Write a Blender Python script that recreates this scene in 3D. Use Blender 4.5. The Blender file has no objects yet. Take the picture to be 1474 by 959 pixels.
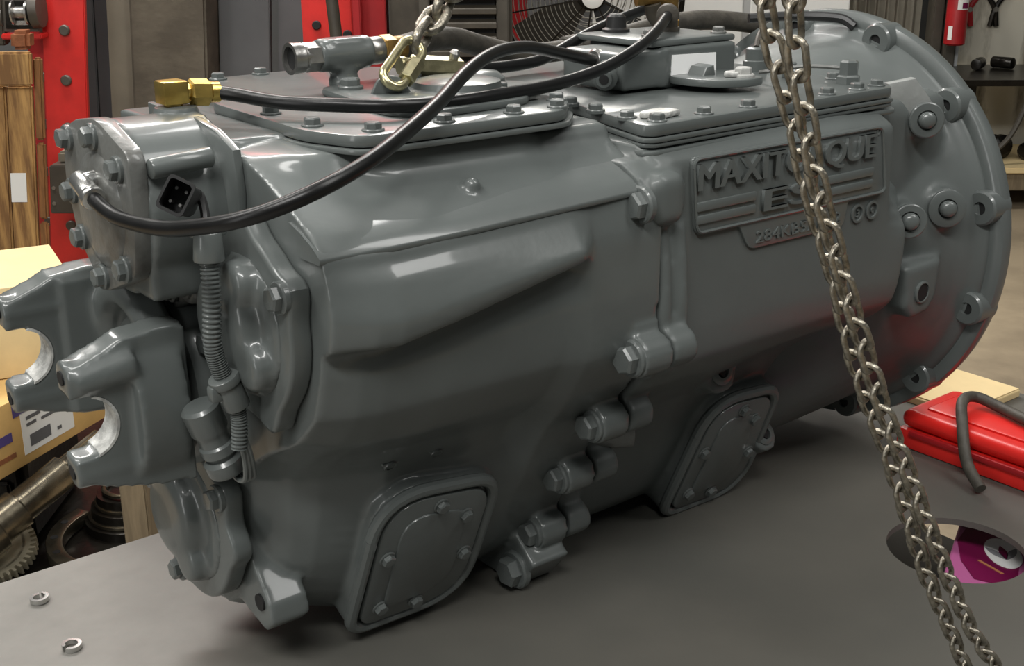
import bpy, bmesh, math, random
from mathutils import Vector, Matrix, Quaternion

# ------------------------------------------------------------------ set-up
# All coordinates below are metres with the origin on the gearbox shaft line:
# +x along the shaft to the bell housing, +z up.  The shop floor is OFF below.
OFF = 1.10
random.seed(4)
scene = bpy.context.scene
COL = scene.collection

# ---- camera
cam_d = bpy.data.cameras.new('camera')
cam = bpy.data.objects.new('camera', cam_d)
COL.objects.link(cam)
cam_d.sensor_width = 36.0
cam_d.lens = 1800.0 / 1474.0 * 36.0
cam_d.clip_start = 0.02
_r = Vector((0.784, -0.621, -0.004)); _d = Vector((-0.204, -0.252, -0.946)); _f = Vector((0.586, 0.743, -0.324))
_f.normalize(); _r = (_r - _f * _r.dot(_f)).normalized(); _u = _r.cross(_f)
M = Matrix((( _r.x, _u.x, -_f.x, 0), (_r.y, _u.y, -_f.y, 0), (_r.z, _u.z, -_f.z, 0), (0, 0, 0, 1)))
CAM = Vector((-1.3886, -1.0532, 0.4066))
cam.matrix_world = Matrix.Translation(CAM + Vector((0, 0, OFF))) @ M
scene.camera = cam

# ---- world, exposure
w = bpy.data.worlds.new('world'); scene.world = w; w.use_nodes = True
w.node_tree.nodes['Background'].inputs[0].default_value = (0.90, 0.97, 0.95, 1)
w.node_tree.nodes['Background'].inputs[1].default_value = 0.065
scene.view_settings.view_transform = 'Standard'
scene.view_settings.look = 'None'
scene.view_settings.exposure = 0.0
scene.view_settings.gamma = 1.0
scene.view_settings.use_curve_mapping = False

def area(name, loc, target, sx, sy, power, col=(1, 1, 1)):
    l = bpy.data.lights.new(name, 'AREA'); l.shape = 'RECTANGLE'; l.size = sx; l.size_y = sy
    l.energy = power; l.color = col
    o = bpy.data.objects.new(name, l); COL.objects.link(o)
    o.location = Vector(loc) + Vector((0, 0, OFF))
    dd = Vector(target) - Vector(loc)
    o.rotation_euler = dd.to_track_quat('-Z', 'Y').to_euler()
    return o
# ceiling lamps of the shop hall
area('ceiling_lamp', (-2.1, 0.9, 2.4), (-1.2, 0.3, -0.3), 0.4, 2.4, 58, (1.0, 0.98, 0.94))
area('ceiling_lamp', (0.6, -1.9, 3.2), (-0.2, -0.2, -0.2), 0.8, 2.4, 62, (1.0, 0.99, 0.96))
area('ceiling_lamp', (-2.6, -1.7, 3.0), (-0.9, -0.3, 0.0), 2.4, 0.4, 105, (1.0, 0.99, 0.96))
area('ceiling_lamp', (1.3, 2.2, 3.3), (0.1, 0.3, 0.2), 0.4, 2.4, 60, (1.0, 0.98, 0.95))
area('bay_door_light', (-5.0, -0.6, 1.0), (-1.0, -0.1, 0.0), 0.8, 2.6, 30, (1.0, 1.0, 0.98))
area('ceiling_lamp', (3.6, 4.6, 3.3), (3.6, 4.8, -1.0), 2.4, 1.0, 230, (1.0, 0.96, 0.87))
area('ceiling_lamp', (-0.2, 3.4, 3.2), (0.4, 4.2, -0.6), 2.4, 0.6, 190, (1.0, 0.97, 0.92))

# ------------------------------------------------------------------ materials
def mat(name, col, rough=0.5, metal=0.0, coat=0.0, var=0.0, scale=8.0, bump=0.0, bscale=60.0, col2=None, lo=0.4, hi=0.65, stretch=None, spec=0.5):
    m = bpy.data.materials.new(name); m.use_nodes = True
    nt = m.node_tree; b = nt.nodes['Principled BSDF']
    b.inputs['Roughness'].default_value = rough; b.inputs['Metallic'].default_value = metal
    b.inputs['Coat Weight'].default_value = coat; b.inputs['Coat Roughness'].default_value = 0.11
    b.inputs['Specular IOR Level'].default_value = spec
    tc = nt.nodes.new('ShaderNodeTexCoord'); src = tc.outputs['Object']
    if stretch:
        mp = nt.nodes.new('ShaderNodeMapping'); mp.inputs['Scale'].default_value = stretch
        nt.links.new(src, mp.inputs['Vector']); src = mp.outputs['Vector']
    if col2 is None and var > 0:
        col2 = tuple(c * (1 - var) for c in col)
    if col2 is not None:
        n = nt.nodes.new('ShaderNodeTexNoise'); n.inputs['Scale'].default_value = scale; n.inputs['Detail'].default_value = 6
        n.inputs['Roughness'].default_value = 0.62
        nt.links.new(src, n.inputs['Vector'])
        r = nt.nodes.new('ShaderNodeValToRGB'); r.color_ramp.elements[0].position = lo; r.color_ramp.elements[1].position = hi
        r.color_ramp.elements[0].color = (*col2, 1); r.color_ramp.elements[1].color = (*col, 1)
        nt.links.new(n.outputs['Fac'], r.inputs['Fac']); nt.links.new(r.outputs['Color'], b.inputs['Base Color'])
    else:
        b.inputs['Base Color'].default_value = (*col, 1)
    if bump > 0:
        n2 = nt.nodes.new('ShaderNodeTexNoise'); n2.inputs['Scale'].default_value = bscale; n2.inputs['Detail'].default_value = 3
        nt.links.new(src, n2.inputs['Vector'])
        bp = nt.nodes.new('ShaderNodeBump'); bp.inputs['Strength'].default_value = bump; bp.inputs['Distance'].default_value = 0.003
        nt.links.new(n2.outputs['Fac'], bp.inputs['Height']); nt.links.new(bp.outputs['Normal'], b.inputs['Normal'])
    return m

PAINT = mat('grey_enamel', (0.108, 0.120, 0.116), 0.37, 0.0, 0.50, 0.10, 5.0, 0.14, 42.0, spec=.40)
PAINT_M = mat('grey_enamel_satin', (0.108, 0.120, 0.116), 0.44, 0.0, 0.10, 0.10, 5.0, 0.12, 38.0, spec=.34)
PAINT_L = mat('grey_enamel_dry', (0.24, 0.25, 0.24), 0.5, 0.0, 0.1, 0.2, 40.0, 0.12, 160.0)
BARE = mat('overspray_pale_metal', (0.66, 0.66, 0.63), 0.55, 0.2, 0, 0.5, 60, 0.4, 200)
PAINT_G = mat('grimy_enamel', (0.125, 0.128, 0.120), 0.38, 0.0, 0.35, col2=(0.068, 0.062, 0.053), scale=22.0, bump=0.3, bscale=90.0, lo=.3, hi=.5)
STEEL = mat('worn_steel', (0.42, 0.41, 0.39), 0.32, 0.9, 0, 0.35, 30.0, 0.15, 120)
CHAIN = mat('oily_chain_steel', (0.50, 0.455, 0.37), 0.36, 0.85, 0, 0.6, 90.0, 0.3, 250)
BRASS = mat('brass', (0.75, 0.52, 0.14), 0.28, 0.9, 0, 0.25, 40.0, 0.1, 100)
GOLDPL = mat('zinc_yellow_plate', (0.66, 0.60, 0.36), 0.28, 0.9, 0, 0.35, 50.0, 0.1, 100)
BRONZE = mat('aged_brass', (0.36, 0.22, 0.07), 0.4, 0.8, 0, 0.4, 60)
BLACK = mat('black_rubber', (0.010, 0.010, 0.010), 0.33, 0, 0.0, 0.3, 40, spec=.35)
BLACKP = mat('black_plastic', (0.02, 0.02, 0.02), 0.4)
HOSE_OLD = mat('old_brown_hose', (0.075, 0.066, 0.052), 0.6, 0, 0, 0.45, 40, 0.3, 120)
SILVER = mat('silver_fitting', (0.62, 0.62, 0.60), 0.25, 0.9, 0, 0.2, 50)
DARK = mat('dark_hole', (0.006, 0.006, 0.006), 0.7)
WHITE = mat('white_label', (0.82, 0.82, 0.80), 0.6)
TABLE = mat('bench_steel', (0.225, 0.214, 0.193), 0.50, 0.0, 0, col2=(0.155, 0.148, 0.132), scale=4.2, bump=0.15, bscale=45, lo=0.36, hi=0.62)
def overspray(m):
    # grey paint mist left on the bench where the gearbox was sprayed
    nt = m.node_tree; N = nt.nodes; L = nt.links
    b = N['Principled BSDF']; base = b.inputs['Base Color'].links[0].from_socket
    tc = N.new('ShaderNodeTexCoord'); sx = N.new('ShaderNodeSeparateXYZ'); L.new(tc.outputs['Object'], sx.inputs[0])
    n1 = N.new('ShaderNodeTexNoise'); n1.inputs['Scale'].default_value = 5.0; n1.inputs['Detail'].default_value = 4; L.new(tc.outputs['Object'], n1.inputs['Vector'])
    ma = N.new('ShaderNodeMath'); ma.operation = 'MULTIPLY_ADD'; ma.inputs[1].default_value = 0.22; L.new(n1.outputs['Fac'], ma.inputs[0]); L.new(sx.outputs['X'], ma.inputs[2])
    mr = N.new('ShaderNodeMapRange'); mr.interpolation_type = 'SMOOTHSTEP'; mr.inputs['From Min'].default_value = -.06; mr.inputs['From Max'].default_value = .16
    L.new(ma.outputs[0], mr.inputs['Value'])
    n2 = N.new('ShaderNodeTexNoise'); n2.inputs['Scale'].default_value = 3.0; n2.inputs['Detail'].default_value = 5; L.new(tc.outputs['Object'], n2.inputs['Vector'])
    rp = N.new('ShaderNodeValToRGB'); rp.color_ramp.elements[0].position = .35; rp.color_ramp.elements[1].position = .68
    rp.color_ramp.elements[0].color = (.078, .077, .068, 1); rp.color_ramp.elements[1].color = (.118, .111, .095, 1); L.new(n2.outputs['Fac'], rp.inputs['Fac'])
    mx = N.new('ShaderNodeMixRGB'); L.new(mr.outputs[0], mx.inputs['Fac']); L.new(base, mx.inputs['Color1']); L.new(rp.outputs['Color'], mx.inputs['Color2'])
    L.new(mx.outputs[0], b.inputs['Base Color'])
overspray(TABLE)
RED = mat('red_paint', (0.66, 0.022, 0.018), 0.42, 0, 0.15, 0.2, 6)
RED_D = mat('deep_red_paint', (0.42, 0.012, 0.016), 0.45, 0, 0.1, 0.25, 6)
REDPL = mat('red_plastic', (0.74, 0.022, 0.017), 0.36, 0, 0.1, 0.12, 6)
CARD = mat('cardboard', (0.74, 0.47, 0.17), 0.8, 0, 0, 0.15, 10)
CARD_P = mat('cardboard_pale', (0.80, 0.62, 0.33), 0.8, 0, 0, 0.12, 8)
VIOLET = mat('violet_print', (0.075, 0.05, 0.22), 0.6)
STICK = mat('sticker_white', (0.97, 0.97, 0.96), 0.45)
GREYPRINT = mat('grey_print', (0.25, 0.25, 0.26), 0.7)
WOOD = mat('crate_wood', (0.50, 0.29, 0.10), 0.7, 0, 0, col2=(0.20, 0.10, 0.035), scale=5, bump=0.3, bscale=30, stretch=(9, 9, 0.9))
WOOD_B = mat('crate_wood_brown', (0.30, 0.13, 0.04), 0.7, 0, 0, 0.4, 12, stretch=(9, 9, 0.9))
WOOD_G = mat('tan_timber', (0.22, 0.17, 0.105), 0.7, 0, 0, 0.3, 10, stretch=(9, 9, 0.9))
FLOOR = mat('dusty_concrete', (0.36, 0.285, 0.19), 0.7, 0, 0, col2=(0.21, 0.165, 0.11), scale=1.6, bump=0.1, lo=0.35, hi=0.6)
WALL_T = mat('stained_plaster', (0.60, 0.565, 0.47), 0.8, 0, 0, col2=(0.16, 0.14, 0.10), scale=2.4, lo=0.34, hi=0.50, stretch=(2.4, 2.4, 0.7))
WALL_G = mat('grey_sheet_wall', (0.12, 0.125, 0.13), 0.6, 0, 0, 0.2, 2)
WALL_C = mat('dirty_curtain', (0.33, 0.305, 0.25), 0.8, 0, 0, 0.3, 3)
CONC = mat('stained_concrete', (0.135, 0.115, 0.085), 0.8, 0, 0, col2=(0.075, 0.062, 0.045), scale=3.0, bump=0.3, bscale=20, stretch=(1.2, 1.2, 2.2))
TANPAINT = mat('tan_metal', (0.20, 0.175, 0.13), 0.6, 0, 0, 0.2, 4)
GREYPL = mat('grey_brown_metal', (0.085, 0.075, 0.06), 0.5, 0.1, 0, 0.25, 10)
OLIVE = mat('dark_olive_metal', (0.062, 0.052, 0.038), 0.55, 0.1, 0, 0.3, 12)
OILY = mat('oily_black_iron', (0.022, 0.019, 0.015), 0.28, 0.5, 0, 0.5, 14, 0.3, 60)
OILSTEEL = mat('oily_shaft_steel', (0.30, 0.26, 0.19), 0.25, 0.9, 0, 0.6, 12, 0.1, 40)
GEARM = mat('dull_gear_steel', (0.50, 0.45, 0.33), 0.42, 0.6, 0, 0.3, 20)
BOARD = mat('white_board', (0.86, 0.87, 0.85), 0.4)
PALEGREY = mat('pale_grey_trim', (0.45, 0.46, 0.46), 0.5)
MAGENTA = mat('magenta_print', (0.16, 0.004, 0.055), 0.4)
PINK = mat('pink_print', (0.48, 0.12, 0.30), 0.4)
GOLDINK = mat('gold_ink', (0.45, 0.18, 0.08), 0.5)
GUARD = mat('fan_guard_wire', (0.46, 0.45, 0.41), 0.4, 0.5)
COPPER = mat('rusty_copper', (0.42, 0.16, 0.07), 0.5, 0.4, 0, 0.4, 30)

# ------------------------------------------------------------------ mesh helpers
def new():
    return bmesh.new()

def mk_mesh(name, bm, m, smooth=True, ang=35):
    me = bpy.data.meshes.new(name)
    bmesh.ops.recalc_face_normals(bm, faces=bm.faces)
    bm.to_mesh(me); bm.free()
    if m is not None:
        me.materials.append(m)
    if smooth:
        me.shade_smooth()
        me.set_sharp_from_angle(angle=math.radians(ang))
    return me

def root_loc(p):
    while p.parent is not None:
        p = p.parent
    return Vector(p.location)

def link(o, parent=None):
    COL.objects.link(o)
    if parent is not None:
        o.parent = parent
    return o

def obj(name, bm, m, parent=None, smooth=True, ang=35, loc=None):
    """one mesh object from a bmesh given in shaft coordinates"""
    if parent is not None:
        base = root_loc(parent) - Vector((0, 0, OFF))
    else:
        base = Vector(loc) if loc is not None else Vector((0, 0, 0))
    for v in bm.verts:
        v.co -= base
    o = bpy.data.objects.new(name, mk_mesh(name, bm, m, smooth, ang))
    if parent is None:
        o.location = base + Vector((0, 0, OFF))
    return link(o, parent)

def tag(o, label=None, cat=None, group=None, kind=None):
    if label: o['label'] = label
    if cat: o['category'] = cat
    if group: o['group'] = group
    if kind: o['kind'] = kind
    return o

def thing(name, label, cat, loc, group=None):
    o = bpy.data.objects.new(name, None); COL.objects.link(o)
    o.location = Vector(loc) + Vector((0, 0, OFF)); o.empty_display_size = 0.05
    return tag(o, label, cat, group)

def basis(d):
    d = Vector(d).normalized()
    a = Vector((0, 0, 1)) if abs(d.z) < 0.9 else Vector((1, 0, 0))
    u = d.cross(a).normalized(); v = d.cross(u).normalized()
    return d, u, v

def place(me, name, parent, pos, d=(0, 0, 1), s=1.0, roll=0.0):
    """a linked copy of a shared mesh, its +z turned to d"""
    o = bpy.data.objects.new(name, me); link(o, parent)
    p = Vector(pos) - (root_loc(parent) - Vector((0, 0, OFF)))
    q = Vector((0, 0, 1)).rotation_difference(Vector(d).normalized()) @ Quaternion((0, 0, 1), roll)
    o.location = p; o.rotation_mode = 'QUATERNION'; o.rotation_quaternion = q; o.scale = (s, s, s)
    return o

def box(bm, x0, x1, y0, y1, z0, z1, bev=0.0, seg=2):
    r = bmesh.ops.create_cube(bm, size=1.0)
    vs = r['verts']
    for v in vs:
        v.co = Vector((x0 + (v.co.x + .5) * (x1 - x0), y0 + (v.co.y + .5) * (y1 - y0), z0 + (v.co.z + .5) * (z1 - z0)))
    if bev > 0:
        es = list({e for v in vs for e in v.link_edges})
        bmesh.ops.bevel(bm, geom=es, offset=bev, segments=seg, affect='EDGES', profile=0.5)
    return vs

def ring(bm, c, u, v, r, n, ph=0.0):
    return [bm.verts.new(c + u * (r * math.cos(ph + 2 * math.pi * i / n)) + v * (r * math.sin(ph + 2 * math.pi * i / n))) for i in range(n)]

def lathe(bm, p0, d, prof, n=32, ph=0.0, cap=True):
    """prof: list of (distance along d, radius)"""
    d, u, v = basis(d); p0 = Vector(p0)
    rs = [ring(bm, p0 + d * t, u, v, max(r, 1e-5), n, ph) for t, r in prof]
    for a, b in zip(rs, rs[1:]):
        for i in range(n):
            bm.faces.new((a[i], a[(i + 1) % n], b[(i + 1) % n], b[i]))
    if cap:
        bm.faces.new(rs[0][::-1]); bm.faces.new(rs[-1])

def cyl(bm, p0, p1, r, n=24, bev=0.0, r2=None):
    p0 = Vector(p0); p1 = Vector(p1); L = (p1 - p0).length
    r2 = r if r2 is None else r2
    if bev > 0:
        lathe(bm, p0, p1 - p0, [(0, r - bev), (bev * .3, r - bev * .3), (bev, r), (L - bev, r2), (L - bev * .3, r2 - bev * .3), (L, r2 - bev)], n)
    else:
        lathe(bm, p0, p1 - p0, [(0, r), (L, r2)], n)

def hexbar(bm, p0, p1, r, bev=0.15):
    p0 = Vector(p0); p1 = Vector(p1); L = (p1 - p0).length
    b = r * bev
    lathe(bm, p0, p1 - p0, [(0, r - b), (b, r), (L - b, r), (L, r - b)], 6, 0.3)

def crom(pts, k=8):
    pts = [Vector(p) for p in pts]
    P = [pts[0] * 2 - pts[1]] + pts + [pts[-1] * 2 - pts[-2]]
    out = []
    for i in range(1, len(P) - 2):
        a, b, c, d = P[i - 1], P[i], P[i + 1], P[i + 2]
        for j in range(k):
            t = j / k
            out.append(0.5 * ((2 * b) + (c - a) * t + (2 * a - 5 * b + 4 * c - d) * t * t + (3 * b - a - 3 * c + d) * t ** 3))
    out.append(pts[-1])
    return out

def tube(bm, pts, r, n=12, k=8, smooth=True, rad=None):
    path = crom(pts, k) if smooth else [Vector(p) for p in pts]
    t0 = (path[1] - path[0]).normalized(); _, u, v = basis(t0)
    prev = None; N = len(path)
    for i, p in enumerate(path):
        t = (path[min(i + 1, N - 1)] - path[max(i - 1, 0)]).normalized()
        u = (u - t * u.dot(t)).normalized(); v = t.cross(u)
        rr = r if rad is None else rad(i / (N - 1), i)
        cur = ring(bm, p, u, v, rr, n)
        if prev:
            for a in range(n):
                bm.faces.new((prev[a], prev[(a + 1) % n], cur[(a + 1) % n], cur[a]))
        else:
            bm.faces.new(cur[::-1])
        prev = cur
    bm.faces.new(prev)

def prism(bm, pts, d, h, bev=0.0, seg=2):
    """closed 3-D polygon pts pushed by d*h"""
    d = Vector(d)
    a = [bm.verts.new(Vector(p)) for p in pts]; b = [bm.verts.new(Vector(p) + d * h) for p in pts]
    n = len(a)
    fs = [bm.faces.new(a[::-1]), bm.faces.new(b)]
    fs += [bm.faces.new((a[i], a[(i + 1) % n], b[(i + 1) % n], b[i])) for i in range(n)]
    if bev > 0:
        bmesh.ops.recalc_face_normals(bm, faces=fs)
        es = [e for e in fs[1].edges] + [e for e in fs[0].edges]
        bmesh.ops.bevel(bm, geom=es, offset=bev, segments=seg, affect='EDGES', profile=0.5)

def rpoly(pts, r, k=5):
    """2-D polygon with rounded corners; r number or list"""
    out = []; n = len(pts)
    for i in range(n):
        p = Vector(pts[i]); a = Vector(pts[i - 1]); b = Vector(pts[(i + 1) % n])
        rr = r[i] if isinstance(r, (list, tuple)) else r
        da = (a - p); db = (b - p)
        m = min(rr, da.length * .45, db.length * .45)
        if m < 1e-5:
            out.append(p); continue
        s = p + da.normalized() * m; e = p + db.normalized() * m
        for j in range(k + 1):
            t = j / k
            out.append(s * (1 - t) ** 2 + p * (2 * t * (1 - t)) + e * t * t)
    return out

def loft(bm, stations, k=5):
    """stations: (x, near-side profile [(y,z)...] from top centre to bottom centre); mirrored in y"""
    rings = []
    for x, prof in stations:
        pr = [Vector((p[0], p[1])) for p in prof]
        s = []
        for i in range(len(pr) - 1):
            a = pr[max(i - 1, 0)]; b = pr[i]; c = pr[i + 1]; d = pr[min(i + 2, len(pr) - 1)]
            for j in range(k):
                t = j / k
                m1 = (c - a) * .28; m2 = (d - b) * .28
                h = b * (2 * t ** 3 - 3 * t * t + 1) + m1 * (t ** 3 - 2 * t * t + t) + c * (-2 * t ** 3 + 3 * t * t) + m2 * (t ** 3 - t * t)
                s.append(h)
        s.append(pr[-1])
        full = s + [Vector((-p.x, p.y)) for p in s[-2:0:-1]]
        rings.append([bm.verts.new((x, p.x, p.y)) for p in full])
    n = len(rings[0])
    for a, b in zip(rings, rings[1:]):
        for i in range(n):
            bm.faces.new((a[i], a[(i + 1) % n], b[(i + 1) % n], b[i]))
    bm.faces.new(rings[0][::-1]); bm.faces.new(rings[-1])

def cast(name, bm, m, parent, voxel=0.004, smooth=6):
    """fuse overlapping pieces into one casting with soft fillets"""
    me = mk_mesh('tmp', bm, None, False)
    o = bpy.data.objects.new('tmp', me); COL.objects.link(o)
    r = o.modifiers.new('r', 'REMESH'); r.mode = 'VOXEL'; r.voxel_size = voxel
    if smooth:
        s = o.modifiers.new('s', 'SMOOTH'); s.iterations = smooth; s.factor = 0.5
    dg = bpy.context.evaluated_depsgraph_get(); dg.update()
    me2 = bpy.data.meshes.new_from_object(o.evaluated_get(dg))
    bpy.data.objects.remove(o); bpy.data.meshes.remove(me)
    base = root_loc(parent) - Vector((0, 0, OFF))
    me2.transform(Matrix.Translation(-base))
    me2.name = name; me2.materials.clear(); me2.materials.append(m)
    me2.shade_smooth()
    return link(bpy.data.objects.new(name, me2), parent)

def text_mesh(name, s, size, m, depth=0.002, sx=1.0, bold=0.0, bevel=0.0):
    bevel = 0.0; bold = 0.0
    c = bpy.data.curves.new(name, 'FONT'); c.body = s; c.size = size; c.extrude = depth; c.offset = bold
    c.bevel_depth = bevel; c.bevel_resolution = 1; c.resolution_u = 4
    o = bpy.data.objects.new('tmp', c); COL.objects.link(o)
    dg = bpy.context.evaluated_depsgraph_get(); dg.update()
    me = bpy.data.meshes.new_from_object(o.evaluated_get(dg))
    bpy.data.objects.remove(o)
    me.transform(Matrix.Diagonal((sx, 1, 1, 1)))
    me.name = name; me.materials.clear(); me.materials.append(m)
    return me

def put_text(me, name, parent, origin, ex, ey, centre=False):
    """lay a text mesh with its x along ex and its y along ey at origin"""
    ex = Vector(ex).normalized(); ey = Vector(ey); ey = (ey - ex * ey.dot(ex)).normalized(); ez = ex.cross(ey)
    if centre:
        xs = [v.co.x for v in me.vertices]; ys = [v.co.y for v in me.vertices]
        me.transform(Matrix.Translation((-(min(xs) + max(xs)) / 2, -(min(ys) + max(ys)) / 2, 0)))
    p = Vector(origin) - (root_loc(parent) - Vector((0, 0, OFF)))
    Mx = Matrix(((ex.x, ey.x, ez.x, 0), (ex.y, ey.y, ez.y, 0), (ex.z, ey.z, ez.z, 0), (0, 0, 0, 1)))
    me.transform(Matrix.Translation(p) @ Mx)
    return link(bpy.data.objects.new(name, me), parent)

# shared bolt: flanged hexagon head, 1 unit = head radius
def bolt_mesh(m):
    bm = new()
    lathe(bm, (0, 0, 0), (0, 0, 1), [(-.3, 1.3), (.08, 1.3), (.2, 1.18)], 20)
    lathe(bm, (0, 0, .15), (0, 0, 1), [(0, 1.0), (.62, 1.0), (.78, .84), (.80, .5)], 6)
    return mk_mesh('bolt', bm, m, True, 25)
BOLT = bolt_mesh(PAINT)
BOLT_G = bolt_mesh(PAINT_G)
BOLT_S = bolt_mesh(STEEL)
BOLT_W = bolt_mesh(BARE)

# background frame: u = to the right, D = away from the camera (horizontal), z up
EF = Vector((0.61959, 0.78493, 0)); ER = Vector((0.78493, -0.61959, 0))
LEAN = 0.0      # some of the old uprights stand out of true
def bgp(u, D, z):
    p = Vector((CAM.x, CAM.y, 0)) + EF * D + ER * (u + LEAN * (z + .25))
    p.z = z
    return p
def bbox(bm, u0, u1, D0, D1, z0, z1, bev=0.0):
    vs = box(bm, u0, u1, D0, D1, z0, z1, 0)
    if bev > 0:
        es = list({e for v in vs for e in v.link_edges})
        bmesh.ops.bevel(bm, geom=es, offset=bev, segments=2, affect='EDGES')
def tobg(bm):
    for v in bm.verts:
        v.co = bgp(v.co.x, v.co.y, v.co.z)
    return bm

# ------------------------------------------------------------------ the setting
bm = new(); tobg_done = bbox(bm, -6, 7, -3, 10, -OFF - .1, -OFF); tobg(bm)
tag(obj('floor', bm, FLOOR, smooth=False), 'dusty tan concrete shop floor', kind='structure')
bm = new(); bbox(bm, 2.42, 7, 7.02, 7.2, -OFF, 3.4); tobg(bm)
tag(obj('wall_right', bm, WALL_T, smooth=False), 'tan plaster wall with dark vertical stains', kind='structure')
bm = new(); bbox(bm, -6, 2.62, 7.5, 7.7, -OFF, 3.4); tobg(bm)
tag(obj('wall_back', bm, WALL_G, smooth=False), 'grey sheet wall at the back of the shop', kind='structure')
bm = new()
for u0, u1, d in ((2.27, 2.325, 6.9), (2.335, 2.392, 6.86)):
    bbox(bm, u0, u1, d, d + .12, -OFF, 3.2, .006)
tobg(bm)
tag(obj('trim_right', bm, GREYPL, smooth=False), 'dark steel door frame post left of the extinguisher', kind='structure')
bm = new(); bbox(bm, 2.394, 2.415, 6.88, 7.0, -OFF, 3.2); tobg(bm)
tag(obj('trim_right', bm, PALEGREY, smooth=False), 'pale edge strip of the door frame', kind='structure')
# concrete column and grey panels on the left
LEAN = .055
bm = new(); bbox(bm, -1.485, -1.19, 4.95, 5.3, -OFF, 3.2, .01); tobg(bm)
tag(obj('trim_left', bm, CONC, smooth=False), 'stained brown concrete column behind the brass elbow', kind='structure')
bm = new(); bbox(bm, -1.585, -1.487, 5.0, 5.2, -OFF, 3.2); tobg(bm)
tag(obj('trim_left', bm, TANPAINT, smooth=False), 'tan strip beside the concrete column', kind='structure')
bm = new(); bbox(bm, -1.665, -1.60, 5.1, 5.16, -OFF, 3.2, .004); bbox(bm, -1.735, -1.67, 5.1, 5.16, -OFF, 3.2, .004); tobg(bm)
tag(obj('trim_left', bm, WALL_G, smooth=False), 'grey sheet panels right of the red post', kind='structure')
bm = new(); bbox(bm, -1.185, -.98, 5.15, 5.2, -OFF, 3.2, .004); bbox(bm, -.955, -.80, 5.2, 5.3, -OFF, 3.2, .004); tobg(bm)
tag(obj('wall_left', bm, WALL_G, smooth=False), 'grey sheet metal partition behind the tee fitting', kind='structure')
LEAN = 0.0
# ------------------------------------------------------------------ TRANSMISSION
TR = thing('transmission', 'large glossy grey truck gearbox lying on the steel workbench', 'gearbox', (-.55, 0, -.30))

# profiles, near side, top centre -> bottom centre (y, z)
def P(*a): return list(a)
R0 = P((0, .216), (-.09, .216), (-.130, .212), (-.165, .200), (-.200, .184), (-.230, .168), (-.246, .154), (-.249, .145), (-.254, .130), (-.258, .104), (-.254, .080), (-.240, .070), (-.236, .050), (-.222, .012), (-.185, -.022), (-.125, -.055), (-.070, -.095), (-.060, -.140), (-.060, -.185), (-.050, -.225), (-.028, -.245), (0, -.250))
R1 = P((0, .220), (-.12, .220), (-.170, .216), (-.190, .197), (-.210, .184), (-.242, .167), (-.259, .154), (-.262, .145), (-.271, .132), (-.281, .102), (-.276, .081), (-.248, .073), (-.251, .050), (-.242, .012), (-.212, -.025), (-.165, -.056), (-.130, -.090), (-.124, -.130), (-.108, -.185), (-.082, -.232), (-.040, -.262), (0, -.268))
R2 = P((0, .222), (-.12, .222), (-.186, .220), (-.194, .198), (-.212, .186), (-.244, .169), (-.260, .156), (-.263, .147), (-.272, .134), (-.283, .108), (-.279, .091), (-.251, .083), (-.255, .055), (-.249, .015), (-.222, -.025), (-.178, -.056), (-.157, -.088), (-.150, -.126), (-.124, -.192), (-.094, -.245), (-.047, -.282), (0, -.288))
R3 = P((0, .222), (-.12, .222), (-.186, .220), (-.194, .198), (-.210, .188), (-.242, .172), (-.258, .160), (-.261, .151), (-.269, .140), (-.281, .126), (-.278, .115), (-.253, .109), (-.259, .070), (-.251, .015), (-.222, -.028), (-.182, -.060), (-.162, -.092), (-.154, -.128), (-.124, -.192), (-.094, -.246), (-.047, -.285), (0, -.292))
R4 = P((0, .215), (-.12, .215), (-.180, .212), (-.190, .198), (-.206, .188), (-.238, .173), (-.254, .161), (-.256, .153), (-.258, .144), (-.261, .130), (-.262, .118), (-.262, .100), (-.262, .066), (-.256, .012), (-.228, -.035), (-.195, -.075), (-.174, -.110), (-.158, -.142), (-.126, -.197), (-.095, -.250), (-.050, -.288), (0, -.295))
bm = new()
loft(bm, [(-.936, R0), (-.905, [((a[0] * .25 + b_[0] * .75), (a[1] * .25 + b_[1] * .75)) for a, b_ in zip(R0, R1)]), (-.885, R1), (-.83, R2), (-.698, R3), (-.672, R4), (-.588, R4)])
# raised pad round the rear side cover
def pad_pts(c, ax, az, pts, y):
    return pts
def cover_frame(tl, tr, br, bl, out):
    """3-D corner list -> the plane's own frame"""
    tl, tr, br, bl = map(Vector, (tl, tr, br, bl))
    ex = ((tr - tl) + (br - bl)).normalized(); ez = ((tl - bl) + (tr - br)); ez = (ez - ex * ez.dot(ex)).normalized()
    n = ez.cross(ex); n = n if n.y < 0 else -n
    c = (tl + tr + br + bl) / 4 + n * out
    q = [Vector(((p - c).dot(ex), (p - c).dot(ez))) for p in (tl, tr, br, bl)]
    return c, ex, ez, n, q
COV1 = cover_frame((-.837, -.158, -.107), (-.716, -.158, -.127), (-.714, -.092, -.270), (-.837, -.092, -.273), .010)
COV2 = cover_frame((-.392, -.150, -.128), (-.290, -.150, -.138), (-.272, -.086, -.284), (-.395, -.086, -.284), .012)
def grow(q, d):
    c = sum(q, Vector((0, 0))) / len(q)
    sg = lambda t: 1.0 if t > 0 else -1.0
    return [p + Vector((d * sg((p - c).x), d * sg((p - c).y))) for p in q]
def pad(bm, F, d, back, front, rads):
    c, ex, ez, n, q = F
    poly = rpoly(grow(q, d), rads, 6)
    prism(bm, [c + ex * p.x + ez * p.y - n * back for p in poly], n, back + front)
RAD1 = [.052, .030, .050, .022]
pad(bm, COV1, .010, .05, -.004, RAD1)
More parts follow.
